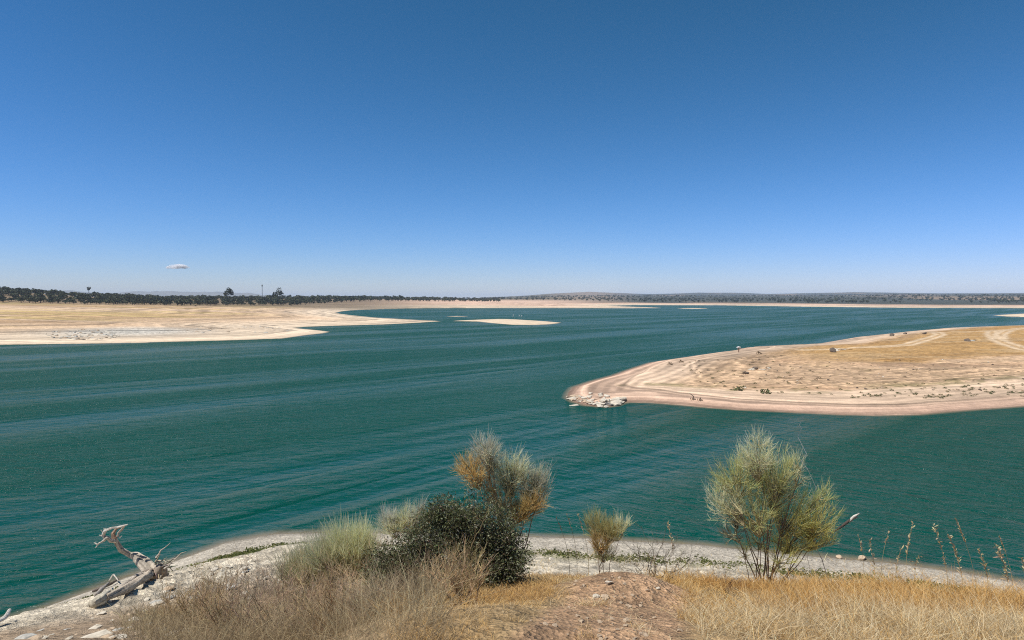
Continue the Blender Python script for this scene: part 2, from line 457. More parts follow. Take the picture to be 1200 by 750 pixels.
TRACKS = []
def build_ground():
    rings = steps((.3, 2.5, .12), (2.5, 60, .0075), (60, 420, .006), (420, 2200, .018), (2200, 17000, .035))
    x, y, f = polar(rings, bearings(1000))
    z, I = terrain(x, y)
    n = len(x)
    V = np.stack([x, y, z], 1)
    centre = len(V); V = np.vstack([V, [[0, 0, float(H(0, 0)[0])]]])
    nc = 1000 + 70
    fan = np.stack([np.full(nc, centre), np.roll(np.arange(nc), -1), np.arange(nc)], 1)
    col = np.tile(np.array([.10, .095, .06]), (n, 1))          # lake bed silt
    mask = np.zeros((n, 3))
    big = fbm(x * .02, y * .02, 51, 4); mid = fbm(x * .15, y * .15, 52, 4); fine = fbm(x * .9, y * .9, 53, 4)
    col = lerp3(col, (.38, .30, .21), smooth(-3.0, -.2, I['s']))
    # --- near bank
    m = I["sA"] > -.02
    sA = I["sA"]; u = x / np.maximum(y, .2)
    c = np.tile(np.array([.50, .44, .345]), (n, 1))          # pale gravel
    c = lerp3(c, (.60, .52, .39), smooth(2.5, 5, sA + .8 * mid))           # limestone bank
    earth = smooth(9.5, 12.5, sA + 1.2 * mid + .5 * fine)
    c = lerp3(c, (.37, .27, .175), earth)                   # brown earth behind the ledges
    gr = np.exp(-((sA - 3.5 - .5 * mid) / .6) ** 2) * smooth(-.45, .15, fine + .2 * mid) * (u < .03)
    c = lerp3(c, (.13, .15, .04), .75 * gr)
    gr2 = np.exp(-((sA - 4.2 - .5 * mid) / .8) ** 2) * smooth(-.1, .4, fine + .5 * mid) * (u >= .03)
    c = lerp3(c, (.20, .19, .07), .6 * gr2)
    straw = smooth(13, 18, sA + 1.5 * mid) * smooth(-.55, -.1, u + .15 * mid)
    c = lerp3(c, (.40, .27, .125), straw * .8)
    px_, py_ = x - (.115 + .06 * smooth(2.5, 6.5, y)) * y, y
    dirt = smooth(.85, .45, np.abs(px_) / (.72 + .30 * fine)) * smooth(8.0, 7.3, y) * smooth(.5, 2, y)
    dirt = np.maximum(dirt, np.exp(-(np.abs((x - MOUND[0]) / .70) ** 3) - (np.abs((y - MOUND[1]) / .70) ** 3)))
    c = lerp3(c, (.43, .27, .155), np.clip(dirt * 1.2, 0, 1))
    c = c * (1 + .10 * fine)[:, None]
    col[m] = c[m]
    mask[m, 1] = (.25 * smooth(.2, 1, sA) + .5 * smooth(3, 5, sA) * (1 - .7 * earth))[m]; mask[m, 2] = .8
    # --- peninsula
    m = I["sB"] > -.02
    dn, df, sB = I["dn"], I["df"], I["sB"]
    c = np.tile(np.array([.56, .375, .265]), (n, 1))           # pinkish sand
    zB = z
    c = lerp3(c, (.545, .40, .275), smooth(.2, .9, zB))
    rough = smooth(8.5, 12, dn + 1.2 * mid) * smooth(9, 16, df)
    c = lerp3(c, (.465, .315, .19), rough)
    c = lerp3(c, (.42, .26, .15), rough * smooth(.1, .45, fbm(x * .03, y * .11, 55, 3)) * .6)
    grass = smooth(25, 33, dn + 5 * mid + 4 * big) * smooth(10, 20, df + 4 * mid) * smooth(42, 62, x + 10 * big)
    c = lerp3(c, np.array([.41, .245, .095]), grass)
    dark = grass * smooth(.0, .5, fbm(x * .035, y * .07, 56, 4))
    c = lerp3(c, np.array([.28, .15, .05]), .8 * dark)
    c = lerp3(c, np.array([.45, .31, .16]), .6 * grass * smooth(.05, .4, fbm(x * .05 + 7, y * .16, 57, 4)))
    c = c * (1 + .16 * grass * fine)[:, None]
    olive = np.exp(-((dn - 10.5 - 1.2 * mid) / 1.6) ** 2) * smooth(-.3, .35, fine + mid) + .5 * (rough - grass * rough) * smooth(.25, .6, fine) 
    c = lerp3(c, np.array([.19, .16, .07]), np.clip(olive, 0, 1) * .7 * smooth(3, 8, df))
    ln = np.sin(2 * np.pi * (sB / 1.75 + .35 * mid + .25 * fbm(x * .03, y * .03, 58, 3)))
    ln2 = np.sin(2 * np.pi * (sB / 4.1 + .3 * fbm(x * .04 + 5, y * .04, 59, 3)))
    lm = smooth(.6, 2, sB) * (1 - .75 * smooth(13, 30, sB)) * (1 - grass) * (.45 + .9 * vnoise(x * .06, y * .06, 60))
    c = c * (1 + lm * (.13 * np.sign(ln) * np.abs(ln) ** .6 + .07 * ln2))[:, None]
    tip = smooth(96, 80, y) * smooth(20, 15.0, x) * smooth(0.2, 1.5, sB)
    for line, wd in TRACKS:
        mm = m & (y > 60)
        dd = np.full(n, 99.0); dd[mm] = seg_dist(line, x[mm], y[mm])
        rut = np.exp(-((dd - wd) / .75) ** 2)
        c = lerp3(c, (.60, .45, .29), np.clip(rut * .95, 0, 1))
    col[m] = c[m]
    mask[m, 0] = (1.0 * (1 - smooth(8, 14, dn)) + .8 * smooth(8, 14, dn) * (1 - grass))[m]
    mask[m, 1] = (0.75 * rough * (1 - grass) + .75 * grass)[m]
    mask[m, 2] = .1
    # --- left plain / far shore / islets
    m = np.maximum.reduce([I["sC"], I["sD"], I["sF"], I["sG"]]) > -.02
    sC = I["sC"]; r = I["r"]; pxx = I["px"]
    c = np.tile(np.array([.60, .475, .335]), (n, 1))
    right = smooth(300, 520, pxx)
    c = lerp3(c, (.52, .37, .235), smooth(14, 60, sC + 14 * big) * (1 - right))
    c = lerp3(c, (.44, .28, .145), smooth(.0, .32, fbm(x * .006, y * .03, 61, 4)) * smooth(40, 120, sC) * (1 - .6 * right))
    c = lerp3(c, (.47, .34, .15), smooth(.05, .35, fbm(x * .004, y * .04, 62, 4)) * smooth(40, 90, sC) * (1 - right))
    c = lerp3(c, (.60, .41, .29), right * smooth(25, 110, sC))
    rock = np.exp(-(((x + 122) / 24) ** 2 + ((y - 212) / 17) ** 2) ** 1.5) 
    c = lerp3(c, (.52, .49, .42), .9 * rock)
    veg = smooth(120, 230, sC + 40 * big) * smooth(620, 760, pxx)
    c = lerp3(c, np.array([.062, .066, .052]), veg)
    c = lerp3(c, np.array([.25, .18, .115]), veg * smooth(.18, .5, fbm(x * .004, y * .0014, 63, 4)) * .9)
    c = lerp3(c, np.array([.10, .085, .045]), smooth(1500, 2200, r) * (1 - smooth(620, 760, pxx)))
    c = lerp3(c, np.array([.13, .10, .06]), smooth(640, 800, r) * smooth(560, 400, pxx) * .8)
    c = c * (1 + .08 * mid)[:, None]
    col[m] = c[m]
    mask[m, 0] = (1.0 * smooth(1, 6, sC) * (1 - smooth(160, 320, sC)))[m]
    mask[m, 1] = np.maximum(.6 * smooth(5, 40, sC), rock)[m]
    mask[m, 2] = 0
    col = np.vstack([col, col[:1]]); mask = np.vstack([mask, mask[:1]])
    o = make_mesh("ground", V, [f, fan], ground_material(), col, extra=[("mask", mask)])
    tag(o, "dry pale lake banks, sandy shores and low far hills", "ground", kind="structure")
    return o

def build_water():
    rings = steps((14, 60, .012), (60, 1500, .014), (1500, 16900, .06))
    x, y, f = polar(rings, bearings(620))
    z, I = terrain(x, y)
    keep = (z < 0.7)[f].any(1)
    f = f[keep]
    used = np.unique(f); mp = -np.ones(len(x), np.int64); mp[used] = np.arange(len(used))
    x, y, z = x[used], y[used], z[used]
    V = np.stack([x, y, np.zeros_like(x)], 1)
    o = make_mesh("water", V, mp[f], water_material(), extra=[("depth", np.clip(-z, -1, 3))])
    tag(o, "rippled green blue reservoir water", "water", kind="structure")

def track(pts): return [tuple(hit(px, py, 40, 600)[:2]) for px, py in pts]
TRACKS = [
    (track([(940, 410), (985, 409), (1030, 406.5), (1060, 404.5), (1077, 400), (1095, 395), (1102, 392), (1097, 389.5), (1080, 388.5)]), 1.0),
    (track([(1097, 389.6), (1130, 389.2), (1159, 388), (1177, 387), (1200, 384.5), (1260, 382)]), 1.0),
    (track([(1163, 388.4), (1162, 392), (1168, 398), (1180, 403), (1200, 409), (1260, 420)]), 1.0),
    (track([(1182, 387.4), (1172, 392), (1172, 397)]), 1.0),
]
build_ground()
build_water()

# ------------------------------------------------------------------ far mountains, haze, sky, sun
def build_mountains():
    xs = np.linspace(-7000, -2870, 240); ts = np.linspace(0, 1, 14)
    X, T = np.meshgrid(xs, ts, indexing="ij")
    prof = np.interp(xs, [-7000, -6130, -5530, -5130, -4730, -4130, -3730, -3270, -2870], [60, 98, 108, 68, 110, 98, 106, 66, 0])
    prof = prof * (1 + .22 * fbm(xs * .0017, xs * 0 + 2, 71, 4))
    hgt = prof[:, None] * (1 - np.abs(T * 2 - 1) ** 1.4) * (1 + .25 * fbm(X * .003, T * 5, 72, 4))
    Y = 8300 + (T - .5) * 1500 + 300 * fbm(X * .0004, T * 0, 73, 2)
    V = np.stack([X, Y, np.maximum(hgt, -1) + 1], -1).reshape(-1, 3)
    idx = np.arange(len(V)).reshape(X.shape)
    f = np.stack([idx[:-1, :-1], idx[1:, :-1], idx[1:, 1:], idx[:-1, 1:]], -1).reshape(-1, 4)
    m, nt, nd, lk = new_mat("mountain_scrub")
    geo = N(nt, "ShaderNodeNewGeometry"); v = noise_tex(nt, geo.outputs["Position"], .004, 6)
    b = N(nt, "ShaderNodeBsdfPrincipled"); b.inputs["Roughness"].default_value = .95
    lk.new(mix_rgb(nt, 'MIX', v, (.13, .135, .12), (.24, .22, .18)), b.inputs["Base Color"])
    lk.new(b.outputs[0], N(nt, "ShaderNodeOutputMaterial").inputs[0])
    tag(make_mesh("mountains", V, f, m), "faint blue mountain ridge on the left horizon", "mountains", kind="structure")
build_mountains()

def build_haze():
    a, zb, zt = 17600.0, -5.0, 128.0
    V = [(sx * a, sy * a, z) for z in (zb, zt) for sx, sy in ((-1, -1), (1, -1), (1, 1), (-1, 1))]
    f = [(0, 3, 2, 1), (4, 5, 6, 7), (0, 1, 5, 4), (1, 2, 6, 5), (2, 3, 7, 6), (3, 0, 4, 7)]
    m, nt, nd, lk = new_mat("pale_air")
    v = N(nt, "ShaderNodeVolumePrincipled"); v.inputs["Color"].default_value = (.66, .80, 1.0, 1); v.inputs["Density"].default_value = HAZE_DENSITY
    v.inputs["Anisotropy"].default_value = -0.15
    lk.new(v.outputs[0], N(nt, "ShaderNodeOutputMaterial").inputs["Volume"])
    o = make_mesh("haze", V, np.array(f), m, smooth_shade=False)
    tag(o, "thin pale summer haze over the lake and hills", "haze", kind="stuff")
if HAZE_DENSITY > 0: build_haze()

world = bpy.data.worlds.new("World"); scene.world = world; world.use_nodes = True
wn = world.node_tree
for n in list(wn.nodes): wn.nodes.remove(n)
sky = wn.nodes.new("ShaderNodeTexSky"); sky.sky_type = 'NISHITA'; sky.sun_disc = False
sky.sun_elevation = math.radians(SUN_EL); sky.sun_rotation = math.radians(SUN_AZ)
sky.altitude = 600; sky.air_density = 1.0; sky.dust_density = 0.0; sky.ozone_density = 10.0
bg = wn.nodes.new("ShaderNodeBackground"); bg.inputs[1].default_value = SKY_STRENGTH
wo = wn.nodes.new("ShaderNodeOutputWorld")
# the phone's colour response: a per-channel gamma and gain on the sky's light
sep_ = wn.nodes.new("ShaderNodeSeparateColor"); com_ = wn.nodes.new("ShaderNodeCombineColor"); wn.links.new(sky.outputs[0], sep_.inputs[0])
for i_, (g_, k_, b_) in enumerate(SKYFIT):                   # k x^g / (1 + b x^g), x = sky * 0.1
    p_ = math_node(wn, 'MULTIPLY', math_node(wn, 'POWER', sep_.outputs[i_], g_), 10 ** -g_)
    q_ = math_node(wn, 'DIVIDE', math_node(wn, 'MULTIPLY', p_, 10 * k_), math_node(wn, 'ADD', math_node(wn, 'MULTIPLY', p_, b_), 1.0))
    wn.links.new(q_, com_.inputs[i_])
wn.links.new(com_.outputs[0], bg.inputs[0]); wn.links.new(bg.outputs[0], wo.inputs[0])
sd_ = bpy.data.lights.new("sun", 'SUN'); sd_.energy = SUN_STRENGTH; sd_.angle = math.radians(.53); sd_.color = (1.0, .955, .89)
sun = bpy.data.objects.new("sun", sd_); COL.objects.link(sun); sun.location = (-50, -20, 120)
sun.rotation_euler = (math.radians(90 - SUN_EL), 0, math.radians(180 - SUN_AZ))
scene.view_settings.view_transform = 'Standard'; scene.view_settings.look = 'None'
scene.view_settings.exposure = EXPOSURE; scene.view_settings.gamma = 1.0; scene.view_settings.use_curve_mapping = False
scene.cycles.max_bounces = 6; scene.cycles.diffuse_bounces = 3; scene.cycles.glossy_bounces = 3; scene.cycles.transparent_max_bounces = 12
scene.cycles.volume_bounces = 6
scene.cycles.use_denoising = False; scene.cycles.use_adaptive_sampling = False
scene.cycles.sample_clamp_direct = 2.5; scene.cycles.sample_clamp_indirect = 1.5
scene.cycles.pixel_filter_type = 'BLACKMAN_HARRIS'; scene.cycles.filter_width = 1.1

# ================================================================== building blocks for plants
def unit(v):
    return v / np.maximum(np.linalg.norm(v, axis=-1, keepdims=True), 1e-9)

def rdir(n, g=rng):
    return unit(g.normal(size=(n, 3)))

def ribbons(P, W, side=None):
    """P (N,K,3) centre lines, W (N,K) half widths -> flat blades"""
    N_, K = P.shape[:2]
    t = unit(np.gradient(P, axis=1))
    if side is None: side = rdir(N_)
    s = unit(np.cross(t, side[:, None, :]))
    V = np.stack([P - s * W[..., None], P + s * W[..., None]], 2).reshape(-1, 3)
    i = (np.arange(N_)[:, None] * K + np.arange(K - 1)[None]).reshape(-1) * 2
    f = np.stack([i, i + 1, i + 3, i + 2], 1)
    return V, f

def tubes(P, R, sides=5):
    N_, K = P.shape[:2]
    t = unit(np.gradient(P, axis=1))
    ref = np.where(np.abs(t[..., 2:3]) > .9, np.array([1., 0, 0]), np.array([0, 0, 1.]))
    a = unit(np.cross(t, ref)); b = np.cross(t, a)
    ang = np.arange(sides) * 2 * np.pi / sides
    V = P[:, :, None, :] + R[:, :, None, None] * (a[:, :, None, :] * np.cos(ang)[None, None, :, None] + b[:, :, None, :] * np.sin(ang)[None, None, :, None])
    idx = np.arange(N_ * K * sides).reshape(N_, K, sides)
    f = np.stack([idx[:, :-1, :], np.roll(idx[:, :-1, :], -1, 2), np.roll(idx[:, 1:, :], -1, 2), idx[:, 1:, :]], -1).reshape(-1, 4)
    return V.reshape(-1, 3), f

def arcs(root, d0, L, bend, K=5, wob=0.0):
    """curved lines: root + d0*L*t + bend*L*t^2"""
    t = np.linspace(0, 1, K)[None, :, None]
    P = root[:, None, :] + d0[:, None, :] * (L[:, None, None] * t) + bend[:, None, :] * (L[:, None, None] * t * t)
    if wob:
        w = rng.normal(size=P.shape) * wob * L[:, None, None]
        w[:, 0] = 0; P = P + w
    return P

def cat(parts):
    V, Fs, C, off = [], [], [], 0
    for v, f, c in parts:
        V.append(v); Fs.append(f + off); C.append(np.broadcast_to(c, (len(v), 3)) if np.ndim(c) == 1 else c); off += len(v)
    return np.concatenate(V), np.concatenate(Fs), np.concatenate(C)

def per(c, k):
    return np.repeat(c, k, axis=0)

def vary(base, n, s=.18, hue=.06):
    base = np.asarray(base)
    return np.clip(base[None] * (1 + rng.normal(size=(n, 1)) * s) * (1 + rng.normal(size=(n, 3)) * hue), .004, .9)

M_STRAW = attr_mat("dry_straw", .8, .35)
M_LEAF = attr_mat("leaf_surface", .55, .25, spec=.4)
M_SHOOT = attr_mat("green_shoots", .75, .5)
M_TWIG = attr_mat("twig_bark", .9, 0)
M_BARK = attr_mat("weathered_bark", .9, 0, noise=.38, nscale=11.0, bump=.03)
M_ROCK = attr_mat("pale_limestone", .95, 0, noise=.22, nscale=3.0, spec=.15, bump=.012)
M_TREE = attr_mat("oak_foliage", .8, 0.1, spec=.2)

# ================================================================== rocks
def rock_data(name, seed, col, flat=.6, cuts=7, sub=3):
    import bmesh
    g = np.random.default_rng(seed)
    bm = bmesh.new(); bmesh.ops.create_icosphere(bm, subdivisions=sub, radius=1.0)
    V = np.array([v.co[:] for v in bm.verts]); faces = np.array([[v.index for v in f.verts] for f in bm.faces]); bm.free()
    for _ in range(cuts):                                   # broken planes
        n = unit(g.normal(size=3)); h = g.uniform(.45, .8)
        d = V @ n; V = V - np.maximum(d - h, 0)[:, None] * n
    V = V * (1 + .10 * fbm(V[:, 0] * 1.7 + seed, V[:, 1] * 1.7 + V[:, 2], seed, 3))[:, None]
    V = V + .03 * fbm(V[:, 0] * 6 + V[:, 2] * 5, V[:, 1] * 6, seed + 3, 2)[:, None]
    V[:, 2] *= flat
    c = np.clip(np.asarray(col)[None] * (1 + .22 * fbm(V[:, 0] * 2, V[:, 1] * 2 + V[:, 2], seed + 9, 3))[:, None], 0, .9)
    o = make_mesh(name, V, faces, M_ROCK, c, smooth_shade=False)
    me = o.data; bpy.data.objects.remove(o); return me

LIME = (.54, .48, .38); TAN = (.46, .35, .24); DARKROCK = (.14, .11, .085); GREYROCK = (.40, .385, .34)
ROCKS = {k: [rock_data(k + "_rock", 100 + 31 * i + 7 * j, c, fl) for i in range(4)] for j, (k, c, fl) in enumerate(
    (("limestone", LIME, .55), ("tan", TAN, .6), ("dark", DARKROCK, .7), ("grey", GREYROCK, .45)))}

def place_rock(kind, p, size, label, group=None, name="rock", sink=.3, stretch=(1, 1, 1), rz=None, cat_="rock"):
    me = ROCKS[kind][random.randrange(4)]
    o = bpy.data.objects.new(name, me); COL.objects.link(o)
    o.location = (p[0], p[1], p[2] + size * .5 * (1 - 2 * sink) * stretch[2])
    o.scale = (size * stretch[0], size * stretch[1], size * stretch[2])
    o.rotation_euler = (random.uniform(-.15, .15), random.uniform(-.15, .15), random.uniform(0, 6.28) if rz is None else rz)
    return tag(o, label, cat_, group)

# rocky tip of the peninsula
tip_pts = []
for k in range(95):
    t = random.random()
    px = 666 + 66 * t ** .9
    top = np.interp(px, [664, 690, 715, 732], [466, 459.5, 462, 466]); bot = np.interp(px, [664, 672, 700, 715, 733], [466, 471, 477, 477.5, 471.5])
    tip_pts.append((px, top + (bot - top) * random.random() ** .6))
for px, py in tip_pts:
    p = hit(px, py, 40, 200)
    s = random.choice((.16, .2, .25, .3, .4)) * (1.25 if px > 700 and py > 468 else 1)
    place_rock("limestone" if px > 690 or random.random() < .5 else "tan", p, s, "pale rock in the heap at the sandy tip of the peninsula", "rocks heaped at the tip of the peninsula", sink=.15, stretch=(1.2, 1, .9))
for px, py, s in ((713, 474.5, .55), (721, 472.5, .6), (727, 472, .5), (705, 475.2, .42)):
    pass
big_tip = [("largest pale boulder at the right end of the peninsula tip rocks", 721, 472.3, .62), ("second pale boulder left of the largest at the peninsula tip", 712, 474.3, .55),
           ("flat pale boulder low at the left end of the peninsula tip rocks", 670, 467.6, .45)]
for lab, px, py, s in big_tip: place_rock("limestone", hit(px, py, 40, 200), s, lab, sink=.2, name="boulder", stretch=(1.5, 1, .8), rz=.2, cat_="boulder")
p = at_z(673, 475.2); place_rock("limestone", p, .45, "pale flat stone awash in the water off the peninsula tip", sink=.45, stretch=(1.4, .7, .6), rz=0, name="stone")
# boulders on the grass of the peninsula
for lab, px, py, dark, light in (("dark boulder with pale slabs beside it on the golden grass of the peninsula", 977, 412.5, .8, 1.0), ("brown boulder between the two wheel tracks on the peninsula", 1134, 400, .8, .55)):
    p = hit(px, py, 60, 400)
    b = place_rock("dark", p, dark, lab, sink=.2, name="boulder", stretch=(1.1, .9, 1.1), cat_="boulder")
def slabs(cx, cy, spread, n, size, lab, grp, kind="limestone"):
    for k in range(n):
        p = hit(cx + random.gauss(0, spread), cy + random.gauss(0, spread * .18), 60, 500)
        place_rock(kind, p, size * random.uniform(.6, 1.2), lab, grp, sink=.3, stretch=(1.4, .9, .6))
slabs(983, 409.5, 5.5, 7, .5, "pale slab lying around the dark boulder on the golden grass", "slabs around the dark boulder")
slabs(1141, 399, 4, 4, .5, "grey slab beside the brown boulder near the wheel tracks", "slabs beside the brown boulder", "grey")
slabs(886, 432.5, 6, 6, .5, "white slab of the small outcrop on the bare side of the peninsula", "slabs of the small white outcrop")
for lab, px, py, s in (("dark rock at the right end of the small white outcrop", 884.5, 433, .5), ("dark rock at the foot of the small white outcrop", 874, 438, .45), ("dark low rock on the grass near the far edge of the peninsula", 1046, 393.5, .8),
                       ("dark low rock beside the inner bend of the track", 1084, 391.6, .7), ("small dark rock in the grass left of the upper track", 1061, 391.5, .6)):
    place_rock("dark", hit(px, py, 50, 500), s, lab, sink=.25, cat_="rock")
for k in range(60):                                        # stones scattered over the peninsula's bare side
    px, py = random.uniform(860, 1240), random.uniform(420, 461)
    place_rock(random.choice(("limestone", "tan", "tan", "dark")), hit(px, py, 50, 400), random.uniform(.10, .24), "small stone scattered on the bare slope of the peninsula", "stones scattered on the bare slope", name="stone", sink=.2, cat_="stone")
# grey rubble field on the left shore
for k in range(110):
    a, r_ = random.uniform(0, 6.28), random.random() ** .6
    px, py = 96 + 44 * r_ * math.cos(a), 392.5 + 6.2 * r_ * math.sin(a)
    place_rock(random.choice(("grey", "limestone", "limestone", "tan")), hit(px, py, 100, 500), random.uniform(.22, .6), "pale grey rock in the rubble patch on the left shore", "rubble rocks on the left shore", sink=.35, stretch=(1.5, 1, .8))
for k in range(34):
    px, py = random.uniform(215, 340), random.uniform(381, 391)
    place_rock(random.choice(("grey", "limestone", "tan")), hit(px, py, 100, 500), random.uniform(.3, .6), "low rock on the pale spit of the left shore", "rocks on the pale spit", sink=.4, stretch=(1.6, 1, .7))
# limestone ledges and stones on the near bank
for k in range(210):
    px = random.uniform(0, 520); yb = np.interp(px, [0, 107, 187, 265, 325, 420, 520], [729, 692, 664, 636, 626, 625, 626])
    f_ = random.random()
    py = yb + np.interp(px, [0, 200, 420], [22, 30, 8]) + f_ * np.interp(px, [0, 200, 330, 420, 520], [60, 72, 50, 30, 20])
    if py > 752: continue
    p = hit(px, py, 3, 60); s = random.choice((.03, .04, .05, .06, .08, .1, .13))
    place_rock(random.choice(("limestone", "limestone", "tan", "grey")), p, s, "small pale limestone block on the near left bank", "limestone blocks on the near bank", sink=.35, stretch=(1.6, .9, .7), rz=.95 + random.gauss(0, .25), name="limestone_block", cat_="rock")
for lab, px, py, s, st in (("long pale ledge block above the weeds on the left bank", 183, 707, .15, (1.9, .9, .8)), 
                           ("pale limestone slab left of the tall pale broom", 232, 699, .16, (1.9, .9, .8)), ("broad white ledge stone in front of the gravel beach", 268, 690, .16, (1.8, .9, .75)), ):
    place_rock("grey", hit(px, py, 3, 60), s, lab, sink=.4, stretch=st, rz=.95, name="flat_rock", cat_="rock")
place_rock("limestone", hit(647, 656, 3, 30), .15, "rounded white boulder beside the dark leafy bush", name="boulder", sink=.25, stretch=(1.15, 1, 1.05), cat_="boulder")
for lab, px, py, s in (("white stone on the left shoulder of the dirt mound", 713, 684, .045), ("pale stone below the crack of the dirt mound", 698, 700, .04), ("flat tan stone in the middle of the dirt path", 709, 700.5, .04),
                       ("tiny white stone on the right side of the dirt mound", 771, 690, .022), ("low brown stone on the right edge of the dirt path", 735, 729, .03)):
    place_rock("limestone" if "white" in lab or "pale" in lab else "tan", hit(px, py, 2, 20), s, lab, name="stone", sink=.25, cat_="stone")
for k in range(150):
    px, py = random.gauss(712, 36), random.uniform(672, 756)
    place_rock("tan", hit(px, py, 2, 20), random.choice((.005, .006, .008, .010, .014, .02)), "tiny pebble strewn on the dirt path", "pebbles on the dirt path", name="pebble", sink=.2, cat_="pebble")
for lab, px, py, s in (("tan stone at the waterline right of the right broom", 1010, 655.5, .28), ("small brownish stone beneath the right end of the right broom", 984, 653.6, .22)):
    place_rock("tan", hit(px, py, 8, 60), s * .8, lab, name="stone", sink=.3, cat_="stone")

# ================================================================== brooms
YELLOWGREEN = (.66, .61, .20); GREENISH = (.62, .62, .25); PALEGREEN = (.78, .77, .46); ORANGE = (.68, .46, .17); STRAWC = (.42, .29, .12)

def broom(label, base_px, D, lobes, stem_px=None, seed=1, name="broom_shrub", stem_col=(.24, .17, .115), stem_r=.02, sh_len=(.07, .17), sh_w=.0019, group=None, upbias=.45, stems_per=3):
    """lobes: (px, py, rx_px, ry_px, n_hubs, colour, dead) - each a brush of fine upright shoots on its own limbs"""
    global rng
    keep = rng; rng = np.random.default_rng(seed)
    base = hit(*base_px, 2, 40) if D is None else np.array([*at_D(*base_px, D)[:2], 0.0])
    base[2] = float(H(base[0], base[1])[0])
    D = base[1]; mpp = D / F
    root = empty(name, base, label, "shrub", group)
    stems, crown, dead, twigs = [], [], [], []
    for (px, py, rx, ry, nh, col, is_dead) in lobes:
        c = at_D(px, py, D) + np.array([0, rng.uniform(-.1, .1), 0]) - base
        R = np.array([rx * mpp, rx * mpp * .85, ry * mpp])
        low = c - np.array([c[0] * .12, 0, R[2] * .55])
        # limbs
        n = stems_per
        b0 = rng.normal(size=(n, 3)) * np.array([.06, .06, 0]) * (D / 9)
        b0[:, 2] = -.04
        end = low + rng.normal(size=(n, 3)) * R * .35
        t = np.linspace(0, 1, 9)[None, :, None]
        mid = (b0 + end) / 2 + rng.normal(size=(n, 3)) * .05 + np.array([0, 0, -.04]) 
        P = (1 - t) ** 2 * b0[:, None] + 2 * t * (1 - t) * mid[:, None] + t * t * end[:, None]
        P = P + rng.normal(size=P.shape) * .008
        v, f = tubes(P, np.linspace(stem_r, stem_r * .4, 9)[None] * rng.uniform(.6, 1.1, (n, 1)), 6)
        stems.append((v, f, per(vary(stem_col, n, .2), 54)))
        # branchlets
        q = rdir(nh) * rng.uniform(.25, 1.0, (nh, 1)) ** .5
        hub = c + q * R
        src = P[rng.integers(0, n, nh), rng.integers(7, 9, nh)]
        mid = (src + hub) / 2 + np.array([0, 0, -.06]) * np.linalg.norm(hub - src, axis=1, keepdims=True) + rng.normal(size=(nh, 3)) * .02
        t = np.linspace(0, 1, 6)[None, :, None]
        Q = (1 - t) ** 2 * src[:, None] + 2 * t * (1 - t) * mid[:, None] + t * t * hub[:, None]
        v, f = tubes(Q, np.linspace(.006, .002, 6)[None] * np.ones((nh, 1)) * D / 9, 4)
        twigs.append((v, f, per(vary(np.asarray((.40, .36, .20)) if not is_dead else np.asarray(ORANGE) * .6, nh, .2), 24)))
        # fine shoots
        k = 15
        s0 = Q[np.repeat(np.arange(nh), k), rng.integers(3, 6, nh * k)]
        out = unit(np.repeat(hub - c + np.array([0, 0, .3 * R[2]]), k, 0))
        d = unit(out * .75 + np.array([0, 0, upbias]) + rng.normal(size=(nh * k, 3)) * .45)
        L = rng.uniform(*sh_len, nh * k) * D / 9
        bend = np.array([0, 0, .22]) + rng.normal(size=(nh * k, 3)) * .12
        S = arcs(s0, d, L, bend, 4, .015)
        w = np.array([1, .9, .7, .3])[None] * sh_w * D / 9 * rng.uniform(.7, 1.3, (nh * k, 1))
        v, f = ribbons(S, w)
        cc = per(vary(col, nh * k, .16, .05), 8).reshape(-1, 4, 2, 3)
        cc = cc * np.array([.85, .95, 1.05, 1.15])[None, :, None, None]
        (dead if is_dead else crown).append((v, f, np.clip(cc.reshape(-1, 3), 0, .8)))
    v, f, c = cat(stems); make_mesh("trunk", v, f, M_BARK, c, root)
    v, f, c = cat(twigs); make_mesh("branches", v, f, M_TWIG, c, root)
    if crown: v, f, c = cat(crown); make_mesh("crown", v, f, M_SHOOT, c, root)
    if dead:
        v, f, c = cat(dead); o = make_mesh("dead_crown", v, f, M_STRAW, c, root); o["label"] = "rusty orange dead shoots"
    rng = keep
    return root

right_broom = broom("large rounded green broom at the right with several slender stems", (897, 690), 9.0, [
    (885, 534, 26, 20, 60, PALEGREEN, False), (862, 560, 30, 28, 76, GREENISH, False), (910, 554, 30, 28, 82, GREENISH, False),
    (848, 590, 22, 26, 64, PALEGREEN, False), (880, 594, 32, 24, 68, GREENISH, False), (928, 600, 30, 24, 64, YELLOWGREEN, False),
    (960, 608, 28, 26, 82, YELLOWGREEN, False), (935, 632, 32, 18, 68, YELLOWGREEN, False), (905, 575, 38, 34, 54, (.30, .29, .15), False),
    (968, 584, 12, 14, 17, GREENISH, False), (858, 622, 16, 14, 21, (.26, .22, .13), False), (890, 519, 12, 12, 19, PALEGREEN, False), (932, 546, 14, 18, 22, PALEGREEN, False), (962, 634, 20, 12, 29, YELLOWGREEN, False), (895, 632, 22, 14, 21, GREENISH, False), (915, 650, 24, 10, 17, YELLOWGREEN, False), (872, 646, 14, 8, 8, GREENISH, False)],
    seed=11, stem_r=.0115, stems_per=1)
